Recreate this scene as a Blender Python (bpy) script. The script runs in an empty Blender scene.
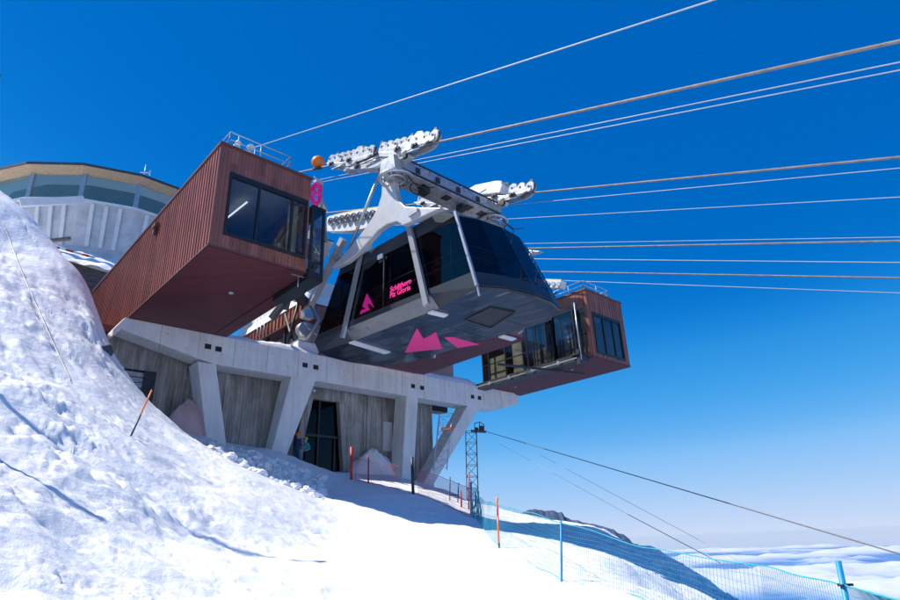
import bpy, bmesh, math, random
import numpy as np
from mathutils import Vector, Matrix, noise
random.seed(7)
C = bpy.context.scene
COL = C.collection
R = math.radians
PI = math.pi

# ------------------------------------------------------------------ camera model
FPX = 600.0
PITCH = math.atan(245 / FPX)
ROLL = R(2.3)
AZ = R(46.9)            # world +X lies this far right of the view, +Y (the cable line, uphill) to the left
_r0 = Vector((math.sin(AZ), -math.cos(AZ), 0))
_f0 = Vector((math.cos(AZ), math.sin(AZ), 0))
_up = Vector((0, 0, 1))
FWD = _f0 * math.cos(PITCH) + _up * math.sin(PITCH)
UP0 = -_f0 * math.sin(PITCH) + _up * math.cos(PITCH)
RIGHT = _r0 * math.cos(ROLL) - UP0 * math.sin(ROLL)
UPV = _r0 * math.sin(ROLL) + UP0 * math.cos(ROLL)

def ray(x, y):
    return RIGHT * (x - 450) + UPV * (300 - y) + FWD * FPX

def at(x, y, X=None, Y=None, Z=None, d=None):
    """survey point: the sight line through a photo point met with a known plane"""
    v = ray(x, y)
    if d is not None: t = d / math.hypot(v.x, v.y)
    elif X is not None: t = X / v.x
    elif Y is not None: t = Y / v.y
    else: t = Z / v.z
    return v * t

# ------------------------------------------------------------------ tags
def tag(o, label=None, cat=None, group=None, kind=None):
    if label: o['label'] = label
    if cat: o['category'] = cat
    if group: o['group'] = group
    if kind: o['kind'] = kind
    return o

def thing(name, loc, label, cat, group=None):
    o = bpy.data.objects.new(name, None)
    o.empty_display_size = 0.3
    o.location = loc
    COL.objects.link(o)
    return tag(o, label, cat, group)

ROOT = {}
class MB:
    """collects shapes in world coordinates, links them as ONE mesh object"""
    def __init__(self): self.v = []; self.f = []; self.mi = []; self.sm = []
    def add(self, vs, fs, m=0, smooth=False):
        n = len(self.v)
        self.v += [Vector(p) for p in vs]
        for f in fs:
            self.f.append([n + i for i in f]); self.mi.append(m); self.sm.append(smooth)
        return self
    def box(self, a, b, m=0):
        x0, y0, z0 = [min(a[i], b[i]) for i in range(3)]
        x1, y1, z1 = [max(a[i], b[i]) for i in range(3)]
        return self.add([(x0,y0,z0),(x1,y0,z0),(x1,y1,z0),(x0,y1,z0),(x0,y0,z1),(x1,y0,z1),(x1,y1,z1),(x0,y1,z1)],
                 [(0,3,2,1),(4,5,6,7),(0,1,5,4),(1,2,6,5),(2,3,7,6),(3,0,4,7)], m)
    def hexa(self, p, m=0):
        """eight corners: bottom ring then top ring"""
        return self.add(p, [(0,3,2,1),(4,5,6,7),(0,1,5,4),(1,2,6,5),(2,3,7,6),(3,0,4,7)], m)
    def bar(self, a, b, w, h, m=0, up=(0,0,1)):
        a = Vector(a); b = Vector(b); d = (b - a).normalized(); up = Vector(up)
        s = d.cross(up)
        if s.length < 1e-4: s = d.cross(Vector((1,0,0)))
        s.normalize(); u = s.cross(d).normalized()
        s *= w / 2; u *= h / 2
        return self.hexa([a-s-u, a+s-u, b+s-u, b-s-u, a-s+u, a+s+u, b+s+u, b-s+u], m)
    def tube(self, pts, r, n=8, m=0, caps=True):
        pts = [Vector(p) for p in pts]
        k = len(pts)
        rr = r if isinstance(r, (list, tuple)) else [r] * k
        vs = []
        s0 = None
        for i in range(k):
            d = (pts[min(i+1,k-1)] - pts[max(i-1,0)]).normalized()
            if s0 is None:
                s0 = d.cross(Vector((0,0,1)))
                if s0.length < 1e-3: s0 = d.cross(Vector((1,0,0)))
            s0 = (s0 - d * s0.dot(d)).normalized()
            u = d.cross(s0)
            for j in range(n):
                a = 2 * PI * j / n
                vs.append(pts[i] + (s0 * math.cos(a) + u * math.sin(a)) * rr[i])
        fs = []
        for i in range(k - 1):
            for j in range(n):
                fs.append((i*n+j, i*n+(j+1)%n, (i+1)*n+(j+1)%n, (i+1)*n+j))
        self.add(vs, fs, m, n > 5)
        if caps:
            q = len(self.v) - len(vs)
            self.f.append([q + j for j in range(n)][::-1]); self.mi.append(m); self.sm.append(False)
            self.f.append([q + (k-1)*n + j for j in range(n)]); self.mi.append(m); self.sm.append(False)
        return self
    def cyl(self, c, axis, r, h, n=20, m=0):
        c = Vector(c); a = Vector(axis).normalized() * (h / 2)
        return self.tube([c - a, c + a], r, n, m)
    def ring(self, c, axis, r, t, n=24, k=8, m=0, sx=1.0, upv=None):
        c = Vector(c); a = Vector(axis).normalized()
        s = a.cross(Vector((0,0,1)) if abs(a.z) < .9 else Vector((1,0,0))).normalized(); u = s.cross(a)
        vs = []; fs = []
        for i in range(n):
            t0 = 2*PI*i/n; d = s*math.cos(t0)*sx + u*math.sin(t0)
            for j in range(k):
                t1 = 2*PI*j/k
                vs.append(c + d*(r + t*math.cos(t1)) + a*t*math.sin(t1))
        for i in range(n):
            for j in range(k):
                fs.append((i*k+j, ((i+1)%n)*k+j, ((i+1)%n)*k+(j+1)%k, i*k+(j+1)%k))
        return self.add(vs, fs, m, True)
    def sphere(self, c, r, n=24, k=14, m=0, sc=(1,1,1)):
        c = Vector(c); vs = [c + Vector((0,0,r*sc[2]))]; fs = []
        for i in range(1, k):
            t = PI*i/k
            for j in range(n):
                p = 2*PI*j/n
                vs.append(c + Vector((r*sc[0]*math.sin(t)*math.cos(p), r*sc[1]*math.sin(t)*math.sin(p), r*sc[2]*math.cos(t))))
        vs.append(c - Vector((0,0,r*sc[2])))
        for j in range(n): fs.append((0, 1+j, 1+(j+1)%n))
        for i in range(k-2):
            for j in range(n):
                fs.append((1+i*n+j, 1+(i+1)*n+j, 1+(i+1)*n+(j+1)%n, 1+i*n+(j+1)%n))
        q = 1+(k-2)*n
        for j in range(n): fs.append((q+j, len(vs)-1, q+(j+1)%n))
        return self.add(vs, fs, m, True)
    def prism(self, poly, d, m=0):
        """closed outline (3D points) swept by d"""
        d = Vector(d); n = len(poly); p = [Vector(q) for q in poly]
        fs = [tuple(range(n))[::-1], tuple(range(n, 2*n))] + [(i, (i+1)%n, n+(i+1)%n, n+i) for i in range(n)]
        return self.add(p + [q + d for q in p], fs, m)
    def build(self, name, mat, parent=None, loc=None, bevel=0, fixn=True):
        if parent is not None:
            root = parent
            while root.parent: root = root.parent
            org = Vector(root.location)
        else:
            org = Vector(loc) if loc is not None else sum(self.v, Vector()) / max(1, len(self.v))
            if loc is None: org.z = min(p.z for p in self.v)
        me = bpy.data.meshes.new(name)
        me.from_pydata([p - org for p in self.v], [], self.f)
        for mm in (mat if isinstance(mat, (list, tuple)) else [mat]): me.materials.append(mm)
        me.polygons.foreach_set('material_index', self.mi)
        me.polygons.foreach_set('use_smooth', self.sm)
        if fixn and len(self.f) < 60000:
            bm = bmesh.new(); bm.from_mesh(me)
            bmesh.ops.recalc_face_normals(bm, faces=bm.faces)
            bm.to_mesh(me); bm.free()
        me.update()
        o = bpy.data.objects.new(name, me)
        COL.objects.link(o)
        if parent is not None: o.parent = parent
        else: o.location = org
        if bevel:
            b = o.modifiers.new('bevel', 'BEVEL'); b.width = bevel; b.segments = 2; b.limit_method = 'ANGLE'
        return o

def copy_tree(o, parent=None):
    c = o.copy(); COL.objects.link(c); c.parent = parent
    for ch in list(o.children): copy_tree(ch, c)
    return c

# ------------------------------------------------------------------ materials
def newmat(name):
    m = bpy.data.materials.new(name); m.use_nodes = True
    nt = m.node_tree; b = nt.nodes['Principled BSDF']
    return m, nt, b
def N(nt, t, **k):
    n = nt.nodes.new(t)
    for a, v in k.items(): setattr(n, a, v)
    return n
def texco(nt, scale=(1,1,1), rot=(0,0,0)):
    g = N(nt, 'ShaderNodeNewGeometry')
    mp = N(nt, 'ShaderNodeMapping'); mp.inputs['Scale'].default_value = scale; mp.inputs['Rotation'].default_value = rot
    nt.links.new(g.outputs['Position'], mp.inputs['Vector'])
    return mp.outputs['Vector']
def noise_n(nt, vec, scale, detail=4, rough=.55):
    n = N(nt, 'ShaderNodeTexNoise'); n.inputs['Scale'].default_value = scale; n.inputs['Detail'].default_value = detail
    n.inputs['Roughness'].default_value = rough
    nt.links.new(vec, n.inputs['Vector']); return n.outputs['Fac']
def ramp(nt, fac, stops):
    r = N(nt, 'ShaderNodeValToRGB')
    el = r.color_ramp.elements
    while len(el) < len(stops): el.new(.5)
    for e, (p, c) in zip(el, stops): e.position = p; e.color = (*c, 1) if len(c) == 3 else c
    nt.links.new(fac, r.inputs['Fac']); return r.outputs['Color']
def bump(nt, b, h, strength=.3, dist=.02):
    n = N(nt, 'ShaderNodeBump'); n.inputs['Strength'].default_value = strength; n.inputs['Distance'].default_value = dist
    nt.links.new(h, n.inputs['Height']); nt.links.new(n.outputs['Normal'], b.inputs['Normal']); return n

def paint(name, col, rough=.5, metal=0, var=.12, scale=3, bmp=.05, coat=0, stretch=(1,1,1)):
    m, nt, b = newmat(name)
    v = texco(nt, stretch)
    f = noise_n(nt, v, scale, 6, .6)
    lo = tuple(max(0, c * (1 - var)) for c in col); hi = tuple(min(1, c * (1 + var)) for c in col)
    nt.links.new(ramp(nt, f, [(.3, lo), (.7, hi)]), b.inputs['Base Color'])
    b.inputs['Roughness'].default_value = rough; b.inputs['Metallic'].default_value = metal
    b.inputs['Coat Weight'].default_value = coat; b.inputs['Coat Roughness'].default_value = .08
    if bmp: bump(nt, b, noise_n(nt, v, scale * 12, 4), bmp, .01)
    return m

M = {}
M['white_steel'] = paint('white_steel', (.50,.51,.53), .38, .3, .10, 2.5, .05)
M['galv'] = paint('galv', (.42,.44,.46), .42, .7, .22, 6, .08)
M['dark_steel'] = paint('dark_steel', (.045,.05,.055), .45, .4, .25, 5, .08)
M['black'] = paint('black', (.012,.012,.014), .5, 0, .3, 5, .05)
M['dark_frame'] = paint('dark_frame', (.028,.031,.036), .35, .4, .15, 3, .03)
M['cab_skirt'] = paint('cab_skirt', (.022,.029,.038), .34, 0, .10, 1.5, .02)
M['cab_trim'] = paint('cab_trim', (.40,.41,.43), .33, .6, .08, 3, .03)
M['snow_sheen'] = paint('snow_sheen', (.20,.21,.23), .25, .7, .15, 4, .05)
M['cab_inside'] = paint('cab_inside', (.05,.05,.055), .6, 0, .15, 3, .03)
M['pink'] = paint('pink', (1.0,.012,.24), .4, 0, .05, 3, .02)
M['orange'] = paint('orange', (1.0,.20,.015), .4, 0, .08, 2, .05)
M['red'] = paint('red', (.55,.035,.03), .5, 0, .15, 4, .05)
M['blue_post'] = paint('blue_post', (.01,.25,.50), .45, 0, .1, 4, .03)
M['teal'] = paint('teal', (.01,.38,.42), .55, 0, .15, 4, .03)
M['bluenet'] = paint('bluenet', (.005,.26,.36), .55, 0, .15, 4, .0)
M['rednet'] = paint('rednet', (.55,.10,.18), .6, 0, .15, 4, .0)
M['wood_light'] = paint('wood_light', (.46,.33,.21), .6, 0, .3, 6, .12, stretch=(1,1,8))
M['plank'] = paint('plank', (.22,.18,.14), .7, 0, .3, 6, .2)
M['rope_thick'] = paint('rope_thick', (.22,.19,.17), .6, .2, .3, 4, .1)
M['rope_thin'] = paint('rope_thin', (.36,.39,.43), .5, .2, .1, 1, 0)
M['rope_dark'] = paint('rope_dark', (.13,.12,.12), .5, .3, .2, 8, .1)
M['offwhite'] = paint('offwhite', (.68,.68,.68), .5, 0, .08, 2, .05)
M['roofdark'] = paint('roofdark', (.05,.055,.06), .5, 0, .2, 3, .05)
M['cream'] = paint('cream', (.52,.43,.22), .6, 0, .1, 2, .05)
M['warm'] = paint('warm', (.42,.32,.14), .6, 0, .45, 1.5, .05)
M['gear_steel'] = paint('gear_steel', (.44,.45,.47), .42, .4, .38, 5, .15)
M['galv_light'] = paint('galv_light', (.50,.51,.52), .5, .2, .18, 1.2, .05)
M['roller'] = paint('roller', (.40,.41,.42), .4, .3, .3, 9, .1)
M['inner_wall'] = paint('inner_wall', (.55,.56,.58), .7, 0, .1, 2, .05)
M['inner_floor'] = paint('inner_floor', (.16,.12,.08), .6, 0, .2, 3, .05)
M['masonry'] = paint('masonry', (.11,.085,.08), .8, 0, .5, 2.2, .6, stretch=(1,1,2.5))
M['skin'] = paint('skin', (.55,.33,.24), .5, 0, .05, 8, .02)
M['rock'] = paint('rock', (.07,.075,.085), .85, 0, .5, .6, .6)
M['yellow'] = paint('yellow', (.55,.44,.10), .6, 0, .15, 3, .05)
M['greyfab'] = paint('greyfab', (.12,.13,.15), .7, 0, .2, 8, .1)

def cladding(name, col, rough, var=.22, panel=.34, alongx=False):
    """sheet-metal panels: every panel a slightly different tone, staggered cross joints"""
    m, nt, b = newmat(name)
    g = N(nt, 'ShaderNodeNewGeometry'); s = N(nt, 'ShaderNodeSeparateXYZ')
    nt.links.new(g.outputs['Position'], s.inputs[0])
    a = N(nt, 'ShaderNodeMath', operation='ADD'); nt.links.new(s.outputs['X'], a.inputs[0]); nt.links.new(s.outputs['Y'], a.inputs[1])
    cb = N(nt, 'ShaderNodeCombineXYZ'); nt.links.new(s.outputs['Z'], cb.inputs['X']); nt.links.new(a.outputs[0], cb.inputs['Y'])
    br = N(nt, 'ShaderNodeTexBrick'); nt.links.new(cb.outputs[0], br.inputs['Vector'])
    br.inputs['Scale'].default_value = 1; br.inputs['Brick Width'].default_value = 2.1; br.inputs['Row Height'].default_value = panel
    br.inputs['Mortar Size'].default_value = .006; br.offset = .37; br.offset_frequency = 2
    br.inputs['Color1'].default_value = (*[c*(1-var) for c in col], 1); br.inputs['Color2'].default_value = (*[c*(1+var) for c in col], 1)
    br.inputs['Mortar'].default_value = (*[c*.35 for c in col], 1)
    v = texco(nt, (1,1,.25)); f = noise_n(nt, v, 2.2, 6, .65)
    mx = N(nt, 'ShaderNodeMix', data_type='RGBA', blend_type='MULTIPLY'); mx.inputs['Factor'].default_value = .5
    nt.links.new(br.outputs['Color'], mx.inputs['A']); nt.links.new(ramp(nt, f, [(.25,(.6,.6,.62)),(.75,(1.25,1.2,1.18))]), mx.inputs['B'])
    nt.links.new(mx.outputs['Result'], b.inputs['Base Color'])
    b.inputs['Roughness'].default_value = rough; b.inputs['Metallic'].default_value = .35
    bump(nt, b, noise_n(nt, texco(nt, (1,1,.4)), 3.5, 3), .10, .02)
    return m
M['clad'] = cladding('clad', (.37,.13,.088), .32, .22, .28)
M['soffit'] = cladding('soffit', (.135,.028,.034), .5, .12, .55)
M['trim'] = paint('trim', (.16,.07,.055), .4, .3, .15, 3, .05)

def concrete():
    m, nt, b = newmat('concrete')
    v = texco(nt); st = texco(nt, (1.4,1.4,.12))
    f = noise_n(nt, v, 1.3, 8, .6); s = noise_n(nt, st, 2.5, 5, .6)
    mx = N(nt, 'ShaderNodeMix', data_type='RGBA', blend_type='MULTIPLY'); mx.inputs['Factor'].default_value = .75
    nt.links.new(ramp(nt, f, [(.3,(.72,.70,.67)),(.7,(.84,.82,.79))]), mx.inputs['A'])
    nt.links.new(ramp(nt, s, [(.3,(.78,.78,.8)),(.6,(1,1,1))]), mx.inputs['B'])
    nt.links.new(mx.outputs['Result'], b.inputs['Base Color'])
    b.inputs['Roughness'].default_value = .8
    bump(nt, b, noise_n(nt, v, 14, 8, .7), .25, .02)
    return m
M['concrete'] = concrete()

def boards():
    m, nt, b = newmat('boardmarked_wall')
    oi = N(nt, 'ShaderNodeNewGeometry'); 
    v = texco(nt, (1.5,1.5,.10)); v2 = texco(nt, (5,5,.35)); v3 = texco(nt, (.5,.5,.35))
    a = noise_n(nt, v, 2.2, 6, .7); c = noise_n(nt, v2, 3, 5, .7); e = noise_n(nt, v3, 2, 5, .6)
    col = ramp(nt, a, [(.3,(.20,.17,.145)),(.5,(.40,.37,.335)),(.7,(.58,.55,.52))])
    mx = N(nt, 'ShaderNodeMix', data_type='RGBA', blend_type='MULTIPLY'); mx.inputs['Factor'].default_value = .8
    nt.links.new(col, mx.inputs['A']); nt.links.new(ramp(nt, c, [(.3,(.55,.52,.5)),(.6,(1.1,1.1,1.1))]), mx.inputs['B'])
    m2 = N(nt, 'ShaderNodeMix', data_type='RGBA', blend_type='MULTIPLY'); m2.inputs['Factor'].default_value = .6
    nt.links.new(mx.outputs['Result'], m2.inputs['A']); nt.links.new(ramp(nt, e, [(.35,(.6,.57,.54)),(.65,(1.2,1.2,1.2))]), m2.inputs['B'])
    nt.links.new(m2.outputs['Result'], b.inputs['Base Color'])
    b.inputs['Roughness'].default_value = .85
    bump(nt, b, c, .6, .02)
    return m
M['boards'] = boards()

def glass(name, tint, refl=.25, rough=.02, gain=.95):
    """thin pane: sees through, reflects by angle"""
    m, nt, b = newmat(name); nt.nodes.remove(b)
    out = [n for n in nt.nodes if n.type == 'OUTPUT_MATERIAL'][0]
    tr = N(nt, 'ShaderNodeBsdfTransparent'); tr.inputs['Color'].default_value = (*tint, 1)
    gl = N(nt, 'ShaderNodeBsdfGlossy'); gl.inputs['Roughness'].default_value = rough; gl.inputs['Color'].default_value = (.9,.95,1,1)
    lw = N(nt, 'ShaderNodeLayerWeight'); lw.inputs['Blend'].default_value = .5
    pw = N(nt, 'ShaderNodeMath', operation='POWER'); nt.links.new(lw.outputs['Facing'], pw.inputs[0]); pw.inputs[1].default_value = 4.5
    ad = N(nt, 'ShaderNodeMath', operation='MULTIPLY_ADD'); nt.links.new(pw.outputs[0], ad.inputs[0]); ad.inputs[1].default_value = gain; ad.inputs[2].default_value = .05 + refl; ad.use_clamp = True
    mx = N(nt, 'ShaderNodeMixShader'); nt.links.new(ad.outputs[0], mx.inputs[0]); nt.links.new(tr.outputs[0], mx.inputs[1]); nt.links.new(gl.outputs[0], mx.inputs[2])
    nt.links.new(mx.outputs[0], out.inputs['Surface'])
    return m
M['glass'] = glass('glass', (.78,.82,.86), .0)
M['cab_glass'] = glass('cab_glass', (.12,.135,.155), -.01, gain=.6)
M['door_glass'] = glass('door_glass', (.35,.37,.40), -.035)
M['rest_glass'] = glass('rest_glass', (.45,.62,.62), .12)

def floor_mat():
    m, nt, b = newmat('cabin_underside')
    v = texco(nt)
    nt.links.new(ramp(nt, noise_n(nt, v, 1.8, 5), [(.3,(.018,.026,.038)),(.7,(.028,.038,.052))]), b.inputs['Base Color'])
    b.inputs['Metallic'].default_value = 0; b.inputs['Roughness'].default_value = .10
    b.inputs['Coat Weight'].default_value = .0; b.inputs['Specular IOR Level'].default_value = .32
    v2 = texco(nt, (1,.35,1))
    n = N(nt, 'ShaderNodeBump'); n.inputs['Strength'].default_value = .6; n.inputs['Distance'].default_value = .12
    nt.links.new(noise_n(nt, v2, 1.1, 2, .4), n.inputs['Height']); nt.links.new(n.outputs[0], b.inputs['Normal']); nt.links.new(n.outputs[0], b.inputs['Coat Normal'])
    return m
M['cab_floor'] = floor_mat()

def snow_mat(name='snow', big=1.0):
    m, nt, b = newmat(name)
    v = texco(nt)
    f = noise_n(nt, v, .35, 5, .6)
    tint = N(nt, 'ShaderNodeMix', data_type='RGBA', blend_type='MULTIPLY')
    nt.links.new(ramp(nt, f, [(.3,(.85,.855,.865)),(.7,(.92,.92,.92))]), tint.inputs['A'])
    st = ramp(nt, noise_n(nt, v, .22, 5, .65), [(.56,(1,1,1)),(.72,(1.0,.93,.915))])
    nt.links.new(st, tint.inputs['B']); a2 = N(nt, 'ShaderNodeAttribute', attribute_name='rough'); nt.links.new(a2.outputs['Fac'], tint.inputs['Factor'])
    nt.links.new(tint.outputs['Result'], b.inputs['Base Color'])
    b.inputs['Roughness'].default_value = .75
    b.inputs['Specular IOR Level'].default_value = .25
    b.inputs['Subsurface Weight'].default_value = 0
    a = noise_n(nt, v, 9, 8, .65); c = noise_n(nt, v, 60, 4, .7)
    vo = N(nt, 'ShaderNodeTexVoronoi'); vo.inputs['Scale'].default_value = 5; nt.links.new(v, vo.inputs['Vector'])
    s = N(nt, 'ShaderNodeMath', operation='MULTIPLY_ADD'); nt.links.new(c, s.inputs[0]); s.inputs[1].default_value = .35; nt.links.new(a, s.inputs[2])
    s2 = N(nt, 'ShaderNodeMath', operation='MULTIPLY_ADD'); nt.links.new(vo.outputs['Distance'], s2.inputs[0]); s2.inputs[1].default_value = -.4; nt.links.new(s.outputs[0], s2.inputs[2])
    # rough only where the snow is ploughed or broken (mesh attribute 'rough')
    at_ = N(nt, 'ShaderNodeAttribute', attribute_name='rough')
    mm = N(nt, 'ShaderNodeMath', operation='MULTIPLY_ADD'); nt.links.new(at_.outputs['Fac'], mm.inputs[0]); mm.inputs[1].default_value = .38*big; mm.inputs[2].default_value = .42*big
    n = bump(nt, b, s2.outputs[0], .5, .05); nt.links.new(mm.outputs[0], n.inputs['Strength'])
    return m
M['snow'] = snow_mat()
def cablesnow(): return M['snow']

# ------------------------------------------------------------------ terrain
TP = []   # x, y, z, roughness
def tp(px, py, d, rg=.3): p = at(px, py, d=d); TP.append((p.x, p.y, p.z, rg))
def tw(x, y, z, rg=.3): TP.append((x, y, z, rg))
# foreground row just below the frame
for px, py, d, rg in [(-140,640,5,.8),(20,640,5.2,.6),(180,640,5.8,.3),(340,640,6.6,.05),(500,640,7.5,.03),(660,640,8.4,.03),
                      (-100,560,7,.9),(50,565,7.6,.7),(150,566,8.7,.5),(250,562,10.3,.08),(350,560,12,.03),(450,560,13.2,.02),(562,585,12.2,.02),
                      (499,547,16,.02),(620,590,11.6,.02),(660,600,11.3,.05),(620,560,14.5,.1),(560,545,17.2,.05),
                      (450,520,20,.03),(380,520,18.5,.03),(320,512,17.6,.08),(280,530,14.6,.3),(220,545,11.8,.5),
                      (430,500,24,.05),(380,492,26,.05),(340,485,28,.05),(360,478,31.5,.05),(322,473,34.2,.05),
                      (690,606,13.5,.1),(650,592,14,.05)]: tp(px, py, d, rg)
for px, py, X, rg in [(473,522,16.8,.02),(520,530,16.8,.03),(560,541,16.8,.05),(600,552,16.8,.3),(640,568,16.8,.5),(690,592,16.8,.7),
                      (475,514,23,.05),(520,522,23,.15),(560,526,23,.3),(603,528,23,.7),(625,540,23,.7),(642,550,23,.7),(665,555,23,.7),(693,572,23,.7),(722,592,23,.7),
                      (520,526,20,.05),(560,532,20,.05),(600,539,20,.9),(660,566,20,1)]:
    p = at(px, py, X=X); TP.append((p.x, p.y, p.z, rg))
# left slope: rises away from the camera and to the left
for px, py, d, rg in [(-140,500,8.6,1),(0,500,9.8,1),(100,505,11,1),(180,505,13.2,.9),(250,510,14.6,.6),
                      (-140,400,13,1),(0,400,14.6,1),(100,430,15.6,1),(180,460,17.4,.7),(240,478,17.6,.4),
                      (0,320,20.5,.9),(60,340,21.5,.9),(-140,300,18.5,.9),(-140,200,26,.9),(0,250,28,.7),
                      (150,402,22.6,.8),(192,440,21.2,.4),(250,470,19.8,.3),(310,501,18.8,.2),
                      (120,362,24.8,.9),(103,332,27,.9),(92,298,29,.7),(60,262,32,.5),(30,232,34.5,.5),(0,207,36.5,.5),(-60,170,37,.5),(-140,120,38,.5)]: tp(px, py, d, rg)
for px, d, h in [(0,43,15.5),(60,39,12.5),(100,34,8.0),(130,30,6.2),(155,27,4.9),(192,26,4.1),(250,24.5,3.0),(310,23.5,2.0)]:
    p = at(px, 300, d=d); tw(p.x, p.y, h, .5)
# rubble in front of the columns and ground at the wall
for px, py, d, rg in [(240,452,28,1),(270,462,28.5,1),(300,482,28,.8),(225,447,31,1)]: tp(px, py, d, rg)
for x, y, z, rg in [(11.2,28.6,4.95,.9),(14.4,28.6,4.75,.9),(12.5,30.4,5.4,.8),(9.5,30.4,5.9,.7),(7,30,6.5,.6),(16,30.2,4.3,.3),(19,30.4,4.1,.05),
                    (21,29.5,4.0,.5),(22.6,28.6,3.75,.6),(24,29,3.4,.4),(25.5,28.6,3.15,.3),(24.5,31,3.6,.3),(28,31,2.6,.3),
                    (-8,44,19,.5),(-20,36,19,.5),(-20,20,12,.5),(-14,10,6,.6),(-12,2,2.5,.5),(-10,-8,-.8,.3),
                    (0,0,-1.65,.1),(4,-8,-2.2,.1),(-4,-6,-1.5,.2),(6,2,-1.25,.1),(14,-6,-4.2,.2),(0,-20,-4,.2),(20,-16,-10,.2)]: tw(x, y, z, rg)
# fall beyond the right-hand crest
for Y in (6, 10, 14, 18, 22): tw(26, Y, -2.2-(22-Y)*.12, .5); tw(30, Y, -6.5-(22-Y)*.1, .4); tw(38, Y, -14, .4)
tw(33, 28, -3, .4); tw(40, 30, -9, .4); tw(27, 25.5, .6, .3)
for px, d, z in [(850,16,-3.8),(900,12,-3.0),(838,6.6,-1.75),(800,9.5,-2.0),(790,15,-3.2)]:
    p = at(px, 545, d=d); tw(p.x, p.y, z, .2)
T = np.array(TP); TX = T[:, :2]
def tps(r2): return np.where(r2 > 1e-12, .5 * r2 * np.log(np.maximum(r2, 1e-12)), 0)
n_ = len(T)
K_ = tps(((TX[:, None] - TX[None]) ** 2).sum(-1)) + np.eye(n_) * .06
P_ = np.c_[np.ones(n_), TX]
A_ = np.block([[K_, P_], [P_.T, np.zeros((3, 3))]])
W_ = np.linalg.solve(A_, np.r_[T[:, 2], np.zeros(3)])
def ground(xy):
    xy = np.atleast_2d(np.asarray(xy, float))
    d2 = ((xy[:, None] - TX[None]) ** 2).sum(-1)
    z = tps(d2) @ W_[:n_] + W_[n_] + xy @ W_[n_+1:]
    w = 1 / (d2 + .15) ** 2
    rg = (w * T[:, 3]).sum(1) / w.sum(1)
    return z, rg
def vnoise(x, y, seed=0):
    """smooth value noise, vectorised"""
    xi = np.floor(x).astype(np.int64); yi = np.floor(y).astype(np.int64); fx = x - xi; fy = y - yi
    fx = fx*fx*fx*(fx*(fx*6-15)+10); fy = fy*fy*fy*(fy*(fy*6-15)+10)
    def h(a, b):
        n = (a * 374761393 + b * 668265263 + seed * 974634777) & 0xffffffff
        n = ((n ^ (n >> 13)) * 1274126177) & 0xffffffff
        return ((n ^ (n >> 16)) & 0xffff) / 65535.0
    return (h(xi,yi)*(1-fx)+h(xi+1,yi)*fx)*(1-fy)+(h(xi,yi+1)*(1-fx)+h(xi+1,yi+1)*fx)*fy - .5
def fbm(x, y, o=5, seed=0, gain=.5):
    s = 0; a = 1.0; f = 1.0
    for i in range(o):
        c, sn = math.cos(i*1.3+.4), math.sin(i*1.3+.4)
        s = s + a * vnoise((x*c-y*sn)*f, (x*sn+y*c)*f, seed+i); a *= gain; f *= 2.03
    return s
def lumps(x, y, s, seed):
    """broken snow clods: cellular bumps"""
    xs, ys = x / s, y / s
    xi = np.floor(xs); yi = np.floor(ys); best = np.full(xs.shape, 9.0); hh = np.zeros(xs.shape)
    for i in (-1,0,1):
        for j in (-1,0,1):
            a = (xi+i).astype(np.int64); b = (yi+j).astype(np.int64)
            def h(k):
                n = (a*374761393 + b*668265263 + (seed+k)*974634777) & 0xffffffff
                n = ((n ^ (n >> 13)) * 1274126177) & 0xffffffff
                return ((n ^ (n >> 16)) & 0xffff) / 65535.0
            dx = xi+i+h(0)-xs; dy = yi+j+h(1)-ys; r = .25+.45*h(2)
            dd = np.abs(dx)*(.6+.8*h(3)) + np.abs(dy)*(.6+.8*h(4)); dd = .5*dd + .5*np.sqrt(dx*dx+dy*dy)
            v = np.clip(1.35*(1-dd/r), 0, 1)**.7 * r * (.6+.8*h(5))
            hh = np.maximum(hh, v)
    return hh
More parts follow.
